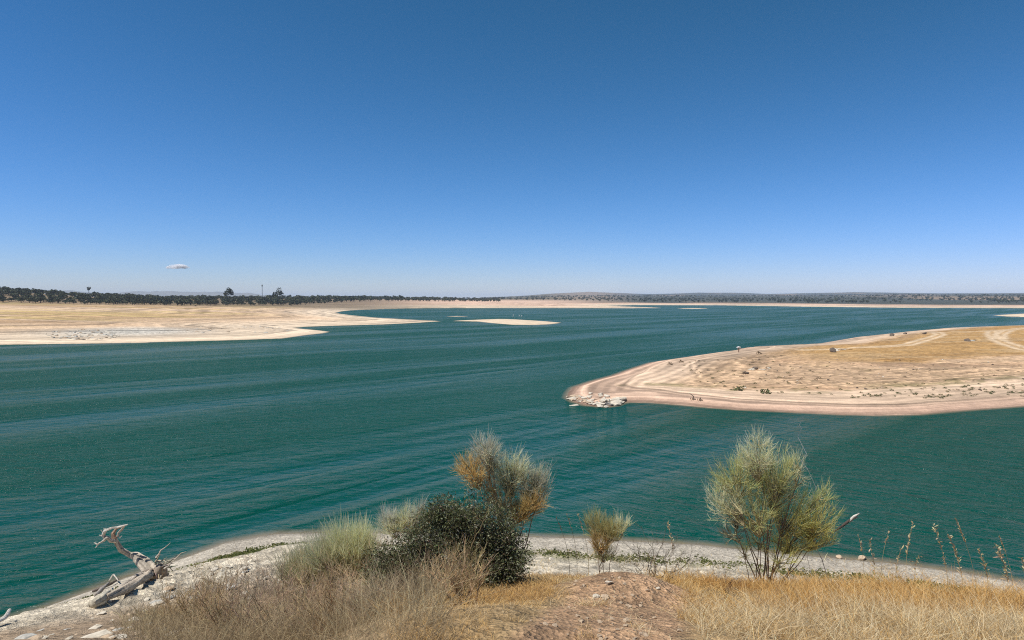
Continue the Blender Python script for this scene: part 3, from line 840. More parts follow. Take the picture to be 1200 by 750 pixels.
broom("tall half dead broom with rusty orange and pale shoots behind the dark bush", (592, 665), 8.6, [
    (566, 525, 16, 14, 44, (.56, .55, .42), False), (552, 548, 18, 18, 60, ORANGE, True), (575, 535, 16, 16, 40, (.54, .52, .38), False),
    (598, 552, 22, 22, 95, PALEGREEN, False), (618, 565, 22, 22, 80, (.54, .53, .38), False), (636, 566, 12, 22, 32, (.56, .55, .42), False), (612, 598, 20, 16, 60, (.58, .46, .20), True),
    (628, 588, 16, 14, 40, (.64, .48, .20), True), (588, 588, 20, 22, 60, (.36, .32, .17), False), (570, 570, 12, 22, 30, (.44, .31, .14), True)], seed=12, stem_r=.012, sh_len=(.07, .16), stems_per=1)
broom("small pale broom left of the dark bush against the water", (470, 655), 9.4, [
    (454, 612, 12, 12, 40, (.60, .60, .47), False), (478, 608, 14, 12, 34, PALEGREEN, False), (492, 598, 9, 10, 24, (.54, .54, .40), False), (484, 618, 14, 10, 26, (.48, .35, .17), True), (462, 622, 16, 9, 30, PALEGREEN, False)],
    seed=13, stem_r=.008, stems_per=1)
broom("small yellowish broom tuft between the bushes at the bank edge", (708, 668), 8.7, [
    (700, 618, 13, 15, 46, (.46, .43, .19), False), (716, 620, 14, 13, 46, (.48, .42, .18), False), (729, 614, 8, 10, 18, PALEGREEN, False), (704, 634, 14, 10, 30, (.46, .33, .14), True), (710, 650, 14, 10, 22, (.48, .42, .18), False)], seed=14, stem_r=.007, upbias=.9, stems_per=1)
TALL = (.66, .65, .38)
broom("tall pale green broom thicket beside the left of the dark bush", (415, 715), 11.0, [
    (405, 648, 20, 14, 100, TALL, False), (425, 650, 14, 14, 70, TALL, False), (385, 655, 18, 14, 90, (.55, .54, .33), False), (410, 668, 26, 14, 100, (.52, .46, .26), False), (432, 675, 12, 18, 50, (.52, .44, .26), False)], seed=15, stem_r=.008, upbias=1.3, sh_len=(.16, .38), sh_w=.0022, stems_per=1)
broom("left lower pale broom thicket in front of the gravel beach", (360, 730), 11.5, [
    (358, 668, 16, 16, 80, (.56, .54, .33), False), (340, 678, 12, 16, 60, (.54, .50, .31), False), (375, 682, 20, 16, 80, (.50, .42, .24), False), (350, 696, 18, 12, 60, (.46, .35, .19), True)], seed=16, stem_r=.008, upbias=1.3, sh_len=(.16, .36), sh_w=.0022, stems_per=1)

# ================================================================== the dark leafy bush
def leafy_bush():
    global rng
    keep = rng; rng = np.random.default_rng(21)
    D = 6.9
    base = at_D(545, 712, D); base[2] = float(H(base[0], base[1])[0]); mpp = D / F
    root = empty("evergreen_oak_bush", base, "dark evergreen oak bush with small leathery leaves in the centre foreground", "bush")
    lobes = [(520, 616, 30, 24, 1.0), (560, 622, 40, 32, 1.2), (585, 655, 32, 36, 1.2), (548, 650, 44, 36, 1.2), (500, 636, 26, 24, .8), (575, 690, 28, 22, .8), (452, 658, 18, 14, .6), (446, 676, 13, 12, .4), (478, 652, 20, 18, .6), (525, 690, 40, 20, .7), (540, 600, 14, 12, .35), (512, 600, 10, 12, .3), (588, 632, 22, 22, .6), (592, 676, 18, 24, .7), (555, 700, 34, 18, .7), (602, 650, 12, 10, .3), (560, 606, 26, 14, .5), (508, 692, 34, 22, .8), (540, 708, 36, 16, .8), (476, 676, 22, 20, .5)]
    Vs, stems, tw = [], [], []
    for px, py, rx, ry, wgt in lobes:
        c = at_D(px, py, D) - base; c[1] += rng.uniform(-.12, .12)
        R = np.array([rx * mpp, rx * mpp * .9, ry * mpp])
        b0 = np.array([[rng.normal() * .05, rng.normal() * .05, -.03]])
        t = np.linspace(0, 1, 8)[None, :, None]
        P = (1 - t) * b0[:, None] + t * c[None, None] + np.sin(t * np.pi) * rng.normal(size=(1, 1, 3)) * .06
        v, f = tubes(P, np.linspace(.022, .008, 8)[None], 6); stems.append((v, f, vary((.10, .085, .07), len(v), .1)))
        nt_ = int(110 * wgt)
        dq = rdir(nt_) * (rng.uniform(.35, 1.0, (nt_, 1)) ** .45) * (1 + .28 * rng.normal(size=(nt_, 1)))
        hub = c + dq * R
        Q = c[None, None] * .0 + (P[0][rng.integers(4, 8, nt_)][:, None] * (1 - t) + hub[:, None] * t)
        v, f = tubes(Q, np.linspace(.005, .0016, 8)[None] * np.ones((nt_, 1)), 3); tw.append((v, f, per(vary((.12, .10, .08), nt_, .2), 24)))
        k = 30
        ctr = np.repeat(hub, k, 0) + rng.normal(size=(nt_ * k, 3)) * .045
        n = nt_ * k
        d = unit(rdir(n) + np.repeat(dq, k, 0) * .6 + np.array([0, 0, .25])); s = unit(np.cross(d, rdir(n)))
        ln = rng.uniform(.012, .021, (n, 1)); wd = ln * .34
        up = np.cross(d, s) * ln * .12
        a = ctr; b_ = ctr + d * ln + s * wd + up; c_ = ctr + d * ln * 2; e_ = ctr + d * ln - s * wd + up
        V = np.stack([a, b_, c_, e_], 1).reshape(-1, 3)
        f = (np.arange(n) * 4)[:, None] + np.arange(4)[None]
        col = vary((.105, .115, .045), n, .34, .08)
        pale = rng.random(n) < .16; col[pale] = vary((.30, .30, .20), pale.sum(), .2)
        brown = rng.random(n) < .07; col[brown] = vary((.15, .10, .055), brown.sum(), .2)
        Vs.append((V, f, per(col, 4)))
    v, f, c = cat(stems); make_mesh("trunk", v, f, M_BARK, c, root)
    v, f, c = cat(tw); make_mesh("branches", v, f, M_TWIG, c, root)
    v, f, c = cat(Vs); make_mesh("crown", v, f, M_LEAF, c, root, smooth_shade=False)
    rng = keep
leafy_bush()

# ================================================================== bare twiggy shrubs
def twiggy(label, base_px, height, width, D=None, n0=14, kids=(5, 5), col=(.17, .125, .085), r0=.007, seed=1, name="dry_shrub", group=None, tips=None, spread=.55, wob=.03, lean=(0, 0, 0)):
    global rng
    keep = rng; rng = np.random.default_rng(seed)
    base = hit(*base_px, 2, 40) if D is None else np.array([*at_D(*base_px, D)[:2], 0.0])
    base[2] = float(H(base[0], base[1])[0])
    root = empty(name, base, label, "shrub", group)
    K = 7
    az = rng.uniform(0, 6.283, n0); tilt = rng.uniform(.1, 1, n0) * spread
    d = np.stack([np.cos(az) * np.sin(tilt) * width / height * 1.4, np.sin(az) * np.sin(tilt) * width / height * 1.4, np.cos(tilt)], 1)
    d = unit(d + np.asarray(lean))
    r = rng.normal(size=(n0, 3)) * np.array([.05, .05, 0]) * width + np.array([0, 0, -.03])
    L = height * rng.uniform(.6, 1.0, n0)
    P = arcs(r, d, L, rng.normal(size=(n0, 3)) * .12 + np.array([0, 0, .08]), K, wob)
    v, f = tubes(P, np.linspace(1, .35, K)[None] * r0 * rng.uniform(.6, 1.1, (n0, 1)), 5)
    trunk = (v, f, per(vary(col, n0, .22), K * 5)); layers = []
    prevP, prevd, prevL = P, d, L
    rad = r0 * .5
    for lv, k in enumerate(kids):
        n = len(prevP) * k; i = np.repeat(np.arange(len(prevP)), k)
        s = prevP[i, rng.integers(2, K, n)]
        tdir = unit(prevP[i, -1] - prevP[i, 0])
        dd = unit(tdir + rng.normal(size=(n, 3)) * .48 + np.array([0, 0, .2]))
        LL = prevL[i] * rng.uniform(.25, .55, n)
        Q = arcs(s, dd, LL, rng.normal(size=(n, 3)) * .15 + np.array([0, 0, .1]), K, wob)
        v, f = tubes(Q, np.linspace(1, .4, K)[None] * rad * np.ones((n, 1)), 4 if lv == 0 else 3)
        layers.append((v, f, per(vary(np.asarray(col) * (1.1 + .2 * lv), n, .22), K * (4 if lv == 0 else 3))))
        prevP, prevd, prevL = Q, dd, LL; rad *= .55
    v, f, c = cat([trunk]); make_mesh("trunk", v, f, M_TWIG, c, root)
    v, f, c = cat(layers); make_mesh("branches", v, f, M_TWIG, np.clip(c, 0, .8), root)
    if tips is not None:
        tc, k, tl = tips
        n = len(prevP) * k; i = np.repeat(np.arange(len(prevP)), k)
        s = prevP[i, rng.integers(1, K, n)]
        S = arcs(s, unit(unit(prevP[i, -1] - prevP[i, 0]) + rng.normal(size=(n, 3)) * .5 + np.array([0, 0, .35])), rng.uniform(.5, 1, n) * tl, rng.normal(size=(n, 3)) * .15, 4)
        v, f = ribbons(S, np.array([1, .9, .7, .3])[None] * .0017 * base[1] / 8 * np.ones((n, 1)))
        make_mesh("dry_tips", v, f, M_STRAW, per(vary(tc, n, .2), 8), root)
    rng = keep
    return root

twiggy("bare dark twiggy shrub with sparse branches right of the dirt mound top", (765, 678), .62, .85, D=8.3, n0=13, kids=(4, 3), col=(.11, .085, .06), r0=.0065, seed=31, spread=1.0, name="bare_shrub", wob=.035, tips=((.22, .21, .12), 1, .08))
twiggy("grey bare shrub in the shade side of the right broom", (850, 700), .30, .5, D=8.0, n0=7, kids=(3, 2), col=(.12, .10, .08), r0=.004, seed=32, spread=1.15, name="bare_shrub", wob=.03)
twiggy("dense brown dead shrub in front of the dark bush", (490, 756), .28, .50, D=5.9, n0=22, kids=(5, 4), col=(.16, .12, .085), r0=.006, seed=33, spread=.75, tips=((.24, .175, .085), 2, .09))
twiggy("yellowish dry sprigs standing in the middle of the dark bush", (545, 735), .52, .28, D=6.1, n0=9, kids=(4, 3), col=(.28, .21, .10), r0=.0045, seed=34, spread=.4, tips=((.27, .21, .085), 3, .10), name="dry_sprigs")
GB = (.175, .13, .095)
SC = "leafless brown scrub on the lower left slope"
spots = [((205, 760), 11.0, .72, .9, (.17, .12, .07), "spreading brown scrub at the left end of the scrub slope", .8), ((262, 765), 10.0, .66, .8, GB, "greyish scrub with dark forked stems near the bottom left", .8), ((300, 740), 12.0, .88, .7, (.12, .095, .075), "tall dark forked scrub standing against the white ledges", .55),
         ((245, 720), 14.0, .75, .6, (.15, .115, .08), "thin upright scrub in front of the weeds on the bank", .5), ((335, 770), 9.6, .62, .9, GB, "dense grey brown scrub below the left pale broom thicket", .75), ((385, 765), 9.3, .58, .9, (.19, .135, .09), "reddish brown scrub below the tall pale broom thicket", .65),
         ((285, 795), 8.6, .65, .9, GB, "low grey scrub along the bottom edge left of centre", .9), ((370, 800), 8.0, .6, .9, GB, "low brown scrub along the bottom edge below the thickets", .9), ((235, 800), 9.0, .6, .9, (.17, .12, .07), "low orange brown scrub at the bottom edge on the left", .9),
         ((450, 790), 7.2, .45, .7, (.19, .14, .09), "tawny scrub at the bottom edge just left of the dead shrub", .8),
         ((330, 790), 6.4, .55, .8, (.17, .125, .09), "grey brown scrub filling the bottom edge left of the thickets", .9), ((395, 790), 6.0, .55, .7, (.20, .145, .09), "brown scrub filling the bottom edge under the thickets", .85), ((440, 790), 5.6, .30, .5, (.18, .14, .10), "grey scrub at the bottom edge below the dark bush's left lobe", .85),
         ((545, 790), 5.3, .34, .5, (.21, .15, .09), "small tawny scrub at the bottom edge below the dark bush", .8), ((265, 800), 7.2, .6, .8, (.19, .14, .09), "brown scrub at the bottom edge below the forked scrub", .85)]
for i, (bp, D, h, w, c, lab, sp) in enumerate(spots):
    c = tuple(np.array(c) * np.array([1.62, 1.62, 1.45])); twiggy(lab, bp, h, w, D=D, n0=16, kids=(5, 5), col=c, r0=.0075, seed=50 + i, spread=sp, tips=(tuple(np.array(c) * 1.75), 2, .13), group=None, name="dry_scrub")
dead_limb = twiggy("white dead branch rising behind the right broom", (962, 672), 1.95, .3, D=9.6, n0=2, kids=(3, 2), col=(.50, .47, .42), r0=.007, seed=71, spread=.2, name="dead_branch", wob=.05, lean=(-.05, 0, 0))
dead_limb["category"] = "branch"

# ================================================================== dry grass (uncountable: stuff)
def grass_patch(name, label, n, sampler, length, cols, spread=.35, width=.0016, K=4, lean=(0.05, 0, 0), mat=None):
    xy = sampler(n); n = len(xy)
    z = H(xy[:, 0], xy[:, 1])
    root = np.stack([xy[:, 0], xy[:, 1], z - .01], 1)
    d = unit(np.array([0, 0, 1.0]) + rng.normal(size=(n, 3)) * spread * np.array([1, 1, .2]) + np.asarray(lean))
    L = rng.uniform(*length, n) * (.4 + 1.15 * vnoise(xy[:, 0] * 1.1, xy[:, 1] * 1.1, 81))
    bend = rng.normal(size=(n, 3)) * np.array([.38, .38, .12]) + np.array([0, 0, -.15])
    P = arcs(root, d, L, bend, K)
    w = np.interp(np.linspace(0, 1, K), [0, .6, 1], [1, .8, .15])[None] * width * np.maximum(xy[:, 1:2], 3.5) / 6 * rng.uniform(.7, 1.4, (n, 1))
    v, f = ribbons(P, w)
    pick = rng.random(n); pn = vnoise(xy[:, 0] * 1.1 + 9, xy[:, 1] * 1.1, 82)
    idx = np.clip(((pick * .55 + pn * .45) * len(cols)).astype(int), 0, len(cols) - 1)
    c = np.asarray(cols)[idx] * (1 + rng.normal(size=(n, 1)) * .15)
    o = make_mesh(name, v, f, mat or M_STRAW, np.clip(per(c, 2 * K), .01, .85))
    return tag(o, label, "grass", kind="stuff")

def dirt_free(x, y, soft=0.0):
    px_ = x - (.115 + .06 * smooth(2.5, 6.5, y)) * y
    a = np.abs(px_) / (.60 + .30 * fbm(x * 2.2, y * 2.2, 91, 4))
    b = ((x - MOUND[0] + .05) / .62) ** 2 + ((y - MOUND[1]) / .62) ** 2
    return ((a > 1) | (y > 7.4) | (fbm(x * 5, y * 5, 92, 2) > .45)) & (b + .8 * fbm(x * 2.5, y * 2.5, 93, 3) > 1.0)

def samp(ulo, uhi, ylo, yhi, cond=None, dens=None):
    def f(n):
        y = np.sqrt(rng.uniform(ylo ** 2, yhi ** 2, n)); x = rng.uniform(ulo, uhi, n) * y
        k = dirt_free(x, y)
        if cond is not None: k &= cond(x, y)
        if dens is not None: k &= rng.random(n) < dens(x, y)
        return np.stack([x[k], y[k]], 1)
    return f

GOLD = [(.34, .18, .06), (.52, .295, .095), (.64, .40, .14), (.70, .47, .19), (.76, .57, .28)]
PALE = [(.44, .30, .15), (.60, .45, .24), (.70, .55, .32), (.76, .63, .40)]
grass_patch("golden_grass", "deep golden dry grass covering the right foreground shoulder", 62000, samp(.20, 1.05, 5.4, 9.3, dens=lambda x, y: .14 + .86 * smooth(.36, .56, vnoise(x * 2.1, y * 2.1, 88))), (.10, .28), GOLD, spread=.42)
grass_patch("pale_dry_grass", "shorter pale dry grass along the bottom right edge", 52000, samp(.10, 1.05, 2.8, 6.3, dens=lambda x, y: .45 + .55 * smooth(.3, .6, vnoise(x * 1.3, y * 1.3, 83))), (.07, .20), PALE + GOLD[2:4], spread=.55)
grass_patch("tawny_grass", "tawny dry grass between the dark bush and the dirt path", 80000, samp(-.19, .15, 2.6, 9.4, dens=lambda x, y: .2 + .8 * smooth(.35, .6, vnoise(x * 1.7, y * 1.7, 89))), (.05, .15), GOLD[1:4] + PALE, spread=.6)
grass_patch("mixed_dry_grass", "thin brown dry grass over the scrub slope at the left", 60000, samp(-.62, -.10, 3.0, 15.5, dens=lambda x, y: smooth(-.62, -.45, x / y) * (.3 + .7 * smooth(.35, .6, vnoise(x * .9, y * .9, 84)))), (.16, .40), [(.26, .19, .11), (.36, .27, .155), (.46, .37, .21), (.56, .49, .29)], spread=.40, width=.0015)
grass_patch("scattered_grass_tufts", "sparse straw coloured tufts on the pale bank below the shoulder", 9000, samp(-.1, .8, 9.0, 30, dens=lambda x, y: smooth(.55, .75, vnoise(x * .8, y * .8, 85))), (.10, .30), PALE, spread=.5)
# low green weeds in a band above the gravel
def litter(n):
    y = np.sqrt(rng.uniform(2.6 ** 2, 7.2 ** 2, n)); x = y * (.13 + rng.uniform(-.2, .2, n))
    return np.stack([x, y], 1)
grass_patch('straw_litter', 'broken straw lying on the dirt path and mound', 14000, litter, (.03, .10), PALE + [(.2, .14, .09)] * 2, spread=6.0, width=.0013)
def weed_samp(n):
    u = rng.uniform(-.85, .72, n); y = rng.uniform(18, 33, n); x = u * y
    _, I = terrain(x, y); s = I["sA"]
    m1 = fbm(x * .5, y * .5, 86, 3); band = np.exp(-((s - 3.6 - .45 * m1) / np.where(u < 0, .6, .6)) ** 2)
    k = rng.random(n) < band * smooth(-.35, .25, fbm(x * .9, y * .9, 87, 3) + .1) * np.where(u < -.05, 1, .35)
    return np.stack([x[k], y[k]], 1)
wc = grass_patch("green_weeds", "low green weeds in a band above the gravel of the near shore", 420000, weed_samp, (.05, .13), [(.10, .125, .03), (.15, .17, .045), (.21, .21, .07), (.28, .26, .11)], spread=.9, width=.0075, mat=M_SHOOT)
wc["category"] = "weeds"

# ================================================================== single tall grasses with seed heads
def seed_stalk(label, base_px, tip_px, D, head=.3, spikes=26, fan=.35, seed=1, col=(.62, .50, .29), bend=.15, group=None):
    global rng
    keep = rng; rng = np.random.default_rng(seed)
    b = at_D(*base_px, D); b[2] = float(H(b[0], b[1])[0]) - .01
    tip = at_D(*tip_px, D) - b
    root = empty("tall_grass", b, label, "grass stem", group)
    t = np.linspace(0, 1, 14)[:, None]
    sgn = np.sign(tip[0]) if abs(tip[0]) > .02 else 1
    P = tip * t + np.array([-sgn * bend, 0, bend * .4]) * (np.sin(t * np.pi)) * .35
    v, f = tubes(P[None], np.linspace(.0034, .0014, 14)[None], 4); make_mesh("stalk", v, f, M_STRAW, vary(np.asarray(col) * .9, len(v), .05), root)
    L = np.linalg.norm(tip)
    tt = 1 - rng.random(spikes) * head
    s = np.stack([np.interp(tt, t[:, 0], P[:, i]) for i in range(3)], 1)
    d = unit(unit(tip)[None] * .9 + rng.normal(size=(spikes, 3)) * fan * 1.2 + np.array([0, 0, -.1 * fan]))
    ln = rng.uniform(.02, .06, spikes) * (.7 + fan)
    Q = arcs(s, d, ln, rng.normal(size=(spikes, 3)) * .2 + np.array([0, 0, -.35 * fan]), 4)
    v, f = ribbons(Q, np.array([.25, .5, 1, .2])[None] * .0075 * np.ones((spikes, 1)))
    make_mesh("seed_head", v, f, M_STRAW, per(vary(col, spikes, .14), 8), root)
    # a couple of dry leaves
    n = 3; s = P[rng.integers(1, 6, n)]
    Q = arcs(s, unit(np.array([0, 0, .8]) + rng.normal(size=(n, 3)) * .5), rng.uniform(.08, .2, n), rng.normal(size=(n, 3)) * .4 - np.array([0, 0, .4]), 5)
    v, f = ribbons(Q, np.linspace(1, .2, 5)[None] * .003 * np.ones((n, 1))); make_mesh("leaf_blade", v, f, M_STRAW, vary(np.asarray(col) * .8, len(v), .1), root)
    rng = keep

for i, a in enumerate([
    ("short thin grass stem just right of the right broom", (1009, 690), (1006, 628), 8.6, .30, 22, .18), ("forked looking grass stem right of the right broom", (1022, 690), (1018, 632), 8.6, .55, 30, .4),
    ("tall bare grass stem with a tiny drooping tip right of the broom", (1034, 694), (1042, 621), 8.5, .2, 14, .3), ("small grass stem low beside the tallest narrow plume", (1053, 694), (1056, 643), 8.4, .5, 22, .3),
    ("narrow pale plume with a sharp tip standing over the water", (1064, 700), (1070, 612), 8.3, .42, 46, .22), ("little feathery grass with open panicle between two plumes", (1076, 700), (1077, 651), 8.3, .5, 26, .6),
    ("leaning plume with loose hanging spikelets", (1112, 705), (1094, 616), 8.2, .55, 60, .35), ("dense curved plume leaning left with thick lower head", (1130, 705), (1111, 626), 8.2, .62, 80, .25),
    ("tallest grass with a thick nodding head pointing left", (1147, 712), (1120, 609), 8.1, .28, 60, .12), ("short bushy plume near the right edge", (1158, 712), (1146, 644), 8.0, .6, 60, .35),
    ("wide open panicle of pale spikelets near the right edge", (1182, 716), (1167, 638), 8.0, .62, 90, .45), ("slim spike with narrow head above the wide panicle", (1188, 716), (1171, 629), 8.0, .26, 26, .06),
    ("cut off grass plume at the right picture edge", (1201, 718), (1197, 655), 7.9, .6, 60, .35), ("thin arching grass stem left of the yellowish broom", (668, 672), (652, 607), 8.8, .25, 12, .2), ("second thin arching grass stem left of the yellowish broom", (676, 672), (664, 603), 8.8, .25, 12, .2),
    ("slender grass stem rising in front of the bare twiggy shrub", (786, 676), (782, 612), 8.5, .5, 34, .3), ("faint grass stem on the left side of the yellowish broom", (690, 670), (676, 600), 8.7, .3, 14, .2)]):
    seed_stalk(*a[:4], head=a[4], spikes=a[5], fan=a[6], seed=300 + i)

# ================================================================== fallen dead tree at the water's edge
def sweep(pts, radii, sides=22, n=64, rough=.12, seed=0, seedcol=(.40, .34, .27), flat_end=True):
    """a lumpy limb through the given points"""
    pts = np.asarray(pts, float); radii = np.asarray(radii, float)
    s = np.concatenate([[0], np.cumsum(np.linalg.norm(np.diff(pts, axis=0), axis=1))]); q = np.linspace(0, s[-1], n)
    P = np.stack([np.interp(q, s, pts[:, i]) for i in range(3)], 1); R = np.interp(q, s, radii)
    for _ in range(2): P[1:-1] = (P[:-2] + 2 * P[1:-1] + P[2:]) / 4
    v, f = tubes(P[None], R[None], sides)
    ang = np.tile(np.arange(sides) * 2 * np.pi / sides, n); ql = np.repeat(q, sides); Rr = np.repeat(R, sides)
    ctr = np.repeat(P, sides, 0)
    k = 1 + rough * .30 * np.sin(ang * 5 + ql * 1.6 + 2.5 * fbm(ql * .8 + seed, ql * 0, seed + 2, 3)) + rough * (1.4 * fbm(np.cos(ang) * 1.2 + seed, np.sin(ang) * 1.2 + ql * 1.1, seed, 3) + .6 * fbm(np.cos(ang) * 4, np.sin(ang) * 4 + ql * .8, seed + 5, 2))
    v = ctr + (v - ctr) * k[:, None]
    caps = [np.arange(sides)[::-1][None], ((n - 1) * sides + np.arange(sides))[None]]
    c = np.asarray(seedcol)[None] * (1 + .3 * fbm(ang * 2.2, ql * .9 + seed, seed + 8, 3) + .9 * fbm(np.cos(ang + ql * .4) * 5 + seed, np.sin(ang + ql * .4) * 5 + ql * .5, seed + 11, 3))[:, None]
    return v, [f] + caps, np.clip(c, .02, .8)

def dead_tree():
    g = lambda px, py, lift=0.0: hit(px, py, 3, 60) + np.array([0, 0, lift])
    base = g(183, 676); D0 = base[1]
    root = empty("dead_tree", base, "bleached fallen dead tree with upturned roots and a forked limb over the water", "dead tree")
    r = lambda p: np.asarray(p) - base
    e1 = g(124, 708, .16); e2 = g(150, 696, .18); e3 = g(170, 684, .2); e4 = g(184, 674, .22)
    def mk(nm, v, f, c, lab=None):
        o = make_mesh(nm, v, f, M_BARK, c, root)
        if lab: o["label"] = lab
    mk("trunk", *sweep([r(e1), r(e2), r(e3), r(e4)], [.085, .12, .125, .18], seed=1, rough=.28, seedcol=(.36, .295, .22)))
    f1 = g(138, 697, .1); f2 = g(158, 683, .14); f3 = g(178, 672, .2)
    mk("trunk", *sweep([r(f1), r(f2), r(f3)], [.09, .12, .15], seed=2, rough=.2, seedcol=(.40, .34, .27)), "narrower split half of the trunk")
    mk("broken_end", *sweep([r(g(108, 713, .1)), r(g(118, 709, .14)), r(g(127, 704, .16))], [.12, .15, .12], seed=3, rough=.2, seedcol=(.47, .42, .32)), "pale broken off end block")
    a = lambda px, py, dD=0.0: r(at_D(px, py, D0 + dD))
    mk("limb", *sweep([a(182, 672), a(174, 664, .2), a(166, 656, .4), a(160, 651, .5), a(152, 650, .5), a(142, 645, .4), a(137, 637, .3), a(134, 631, .2)], [.19, .21, .19, .14, .09, .095, .085, .08], seed=4, n=60, rough=.42, seedcol=(.40, .345, .27)))
    mk("branch", *sweep([a(135, 634, .2), a(130, 634, 0), a(126, 630, -.1), a(121, 634, -.1), a(114, 638, -.2)], [.075, .065, .05, .035, .015], seed=5, rough=.2, seedcol=(.44, .39, .32)))
    mk("branch", *sweep([a(134, 632, .2), a(132, 626, .2), a(136, 620, .3), a(141, 618, .3)], [.09, .06, .035, .02], seed=6, rough=.2, seedcol=(.30, .20, .14)), "reddish brown branch")
    mk("branch", *sweep([a(124, 632), a(121, 627), a(123, 622, -.1), a(130, 619, -.1), a(138, 618, 0), a(145, 616, 0), a(150, 614.5, 0)], [.06, .06, .05, .04, .04, .03, .015], seed=7, rough=.2, seedcol=(.46, .42, .36)))
    mk("branch", *sweep([a(138, 629, .2), a(139, 624, .2), a(143, 620, .2), a(146, 616, .1)], [.04, .035, .035, .03], seed=8, rough=.2, seedcol=(.42, .36, .30)))
    for i, (q0, q1) in enumerate((((122, 626), (118, 621)), ((121, 629), (116, 627)), ((117, 636), (112, 642)), ((126, 621), (121, 620)), ((140, 630), (143, 628)), ((114, 638), (110, 636)))):
        mk("twig", *sweep([a(*q0), a((q0[0] + q1[0]) / 2, (q0[1] + q1[1]) / 2 - .5), a(*q1)], [.03, .02, .01], seed=20 + i, sides=7, n=8, seedcol=(.46, .42, .36)))
    # splintered root plate
    global rng
    keep = rng; rng = np.random.default_rng(5)
    n = 46; c = a(187, 667)
    s = c + rng.normal(size=(n, 3)) * np.array([.14, .14, .30])
    d = unit(np.array([.55, .1, .25]) + rng.normal(size=(n, 3)) * .65)
    P = arcs(s, d, rng.uniform(.2, .48, n), rng.normal(size=(n, 3)) * .4, 7, .04)
    v, f = tubes(P, np.linspace(.04, .008, 7)[None] * rng.uniform(.5, 1.2, (n, 1)), 6)
    mk("roots", v, f, np.clip(per(vary((.36, .30, .23), n, .25), 42), .02, .7))
    v, f, cc = sweep([a(180, 676), a(186, 670), a(190, 662)], [.22, .26, .14], seed=9, rough=.4, seedcol=(.30, .24, .18)); mk("root_plate", v, f, cc)
    # loose broken bits by the log
    rng = keep
dead_tree()

def driftwood(label, pts, radii, seed, col=(.42, .37, .30)):
    P = [hit(px, py, 3, 60) + np.array([0, 0, l]) for px, py, l in pts]
    v, f, c = sweep(np.array(P) - P[0], radii, sides=9, n=24, seed=seed, rough=.25, seedcol=col)
    o = make_mesh("driftwood", v, f, M_BARK, c); o.location = tuple(P[0])
    tag(o, label, "driftwood")
driftwood("white driftwood stick lying at the waterline on the left picture edge", [(-6, 735, .1), (6, 731, .15), (12, 728, .3), (9, 729, .12)], [.05, .05, .04, .02], 41, (.55, .50, .43))
driftwood("grey broken branch on the gravel left of the dead tree trunk", [(112, 700, .05), (120, 695, .15), (128, 690, .25)], [.05, .07, .03], 42, (.30, .26, .22))
driftwood("dark broken branch between the trunk and the water", [(108, 695, .06), (118, 692, .1), (131, 687, .12), (139, 682, .12)], [.04, .06, .05, .03], 43, (.14, .11, .09))
driftwood("curled pale root piece beside the water left of the trunk", [(128, 684, .1), (133, 681, .3), (139, 685, .15)], [.035, .035, .02], 44)
# the dark stub with a white tip seen right of the right broom
def stub():
    p = np.array([*at_D(912, 690, 10.2)[:2], 0]); p[2] = float(H(p[0], p[1])[0])
    a = lambda px, py: at_D(px, py, 10.2) - p
    root = empty("dead_branch", p, "dark dead branch with a bleached forked tip poking out right of the right broom", "branch")
    v, f, c = sweep([(0, 0, 0), a(930, 650), a(955, 632), a(980, 622), a(990, 614), a(997, 608.5)], [.006, .006, .007, .012, .024, .018], sides=8, n=24, seed=51, seedcol=(.07, .055, .045)); make_mesh("branch", v, f, M_BARK, c, root)
    for q in ((1007, 602), (1005, 606)):
        v, f, c = sweep([a(995, 611), a((995 + q[0]) / 2, (610 + q[1]) / 2 - 1), a(*q)], [.022, .02, .008], sides=7, n=10, seed=52 + int(q[0]), seedcol=(.42, .39, .34)); o = make_mesh("bleached_tip", v, f, M_BARK, c, root); o["label"] = "bleached white tip"
stub()
# dark wiry tussock on the right flank of the mound
twiggy("dark wiry tussock of curled dead stems right of the dirt mound", (853, 706), .20, .34, D=6.7, n0=40, kids=(3,), col=(.085, .065, .05), r0=.0035, seed=75, spread=1.25, name="dead_tussock", wob=.06)

# ================================================================== plants on the peninsula
def clump_data(name, seed, col, n=70, size=.14):
    g = np.random.default_rng(seed)
    q = unit(g.normal(size=(n, 3))) * g.uniform(.3, 1, (n, 1)) ** .5
    q[:, 2] = np.abs(q[:, 2]) * .9; q = q * (1 + .18 * np.clip(g.normal(size=(n, 1)), -1, 1))
    a = unit(g.normal(size=(n, 3))); b = unit(np.cross(a, g.normal(size=(n, 3))))
    s = g.uniform(.6, 1.4, (n, 1)) * size
    V = np.stack([q - a * s - b * s * .5, q + a * s * .3 - b * s, q + a * s + b * s * .4, q - a * s * .3 + b * s], 1).reshape(-1, 3)
    V[:, 2] = np.maximum(V[:, 2], -.05)
    f = (np.arange(n) * 4)[:, None] + np.arange(4)[None]
    c = np.repeat(np.clip(np.asarray(col)[None] * (1 + g.normal(size=(n, 1)) * .3), .01, .6), 4, 0)
    o = make_mesh(name, V, f, M_TREE, c, smooth_shade=False); me = o.data; bpy.data.objects.remove(o); return me
GREEN_CL = [clump_data("low_shrub", 400 + i, (.12, .13, .055), 70) for i in range(4)]
OLIVE_CL = [clump_data("low_shrub", 410 + i, (.22, .19, .095), 50) for i in range(3)]
BROWN_CL = [clump_data("low_shrub", 420 + i, (.19, .135, .08), 50) for i in range(3)]
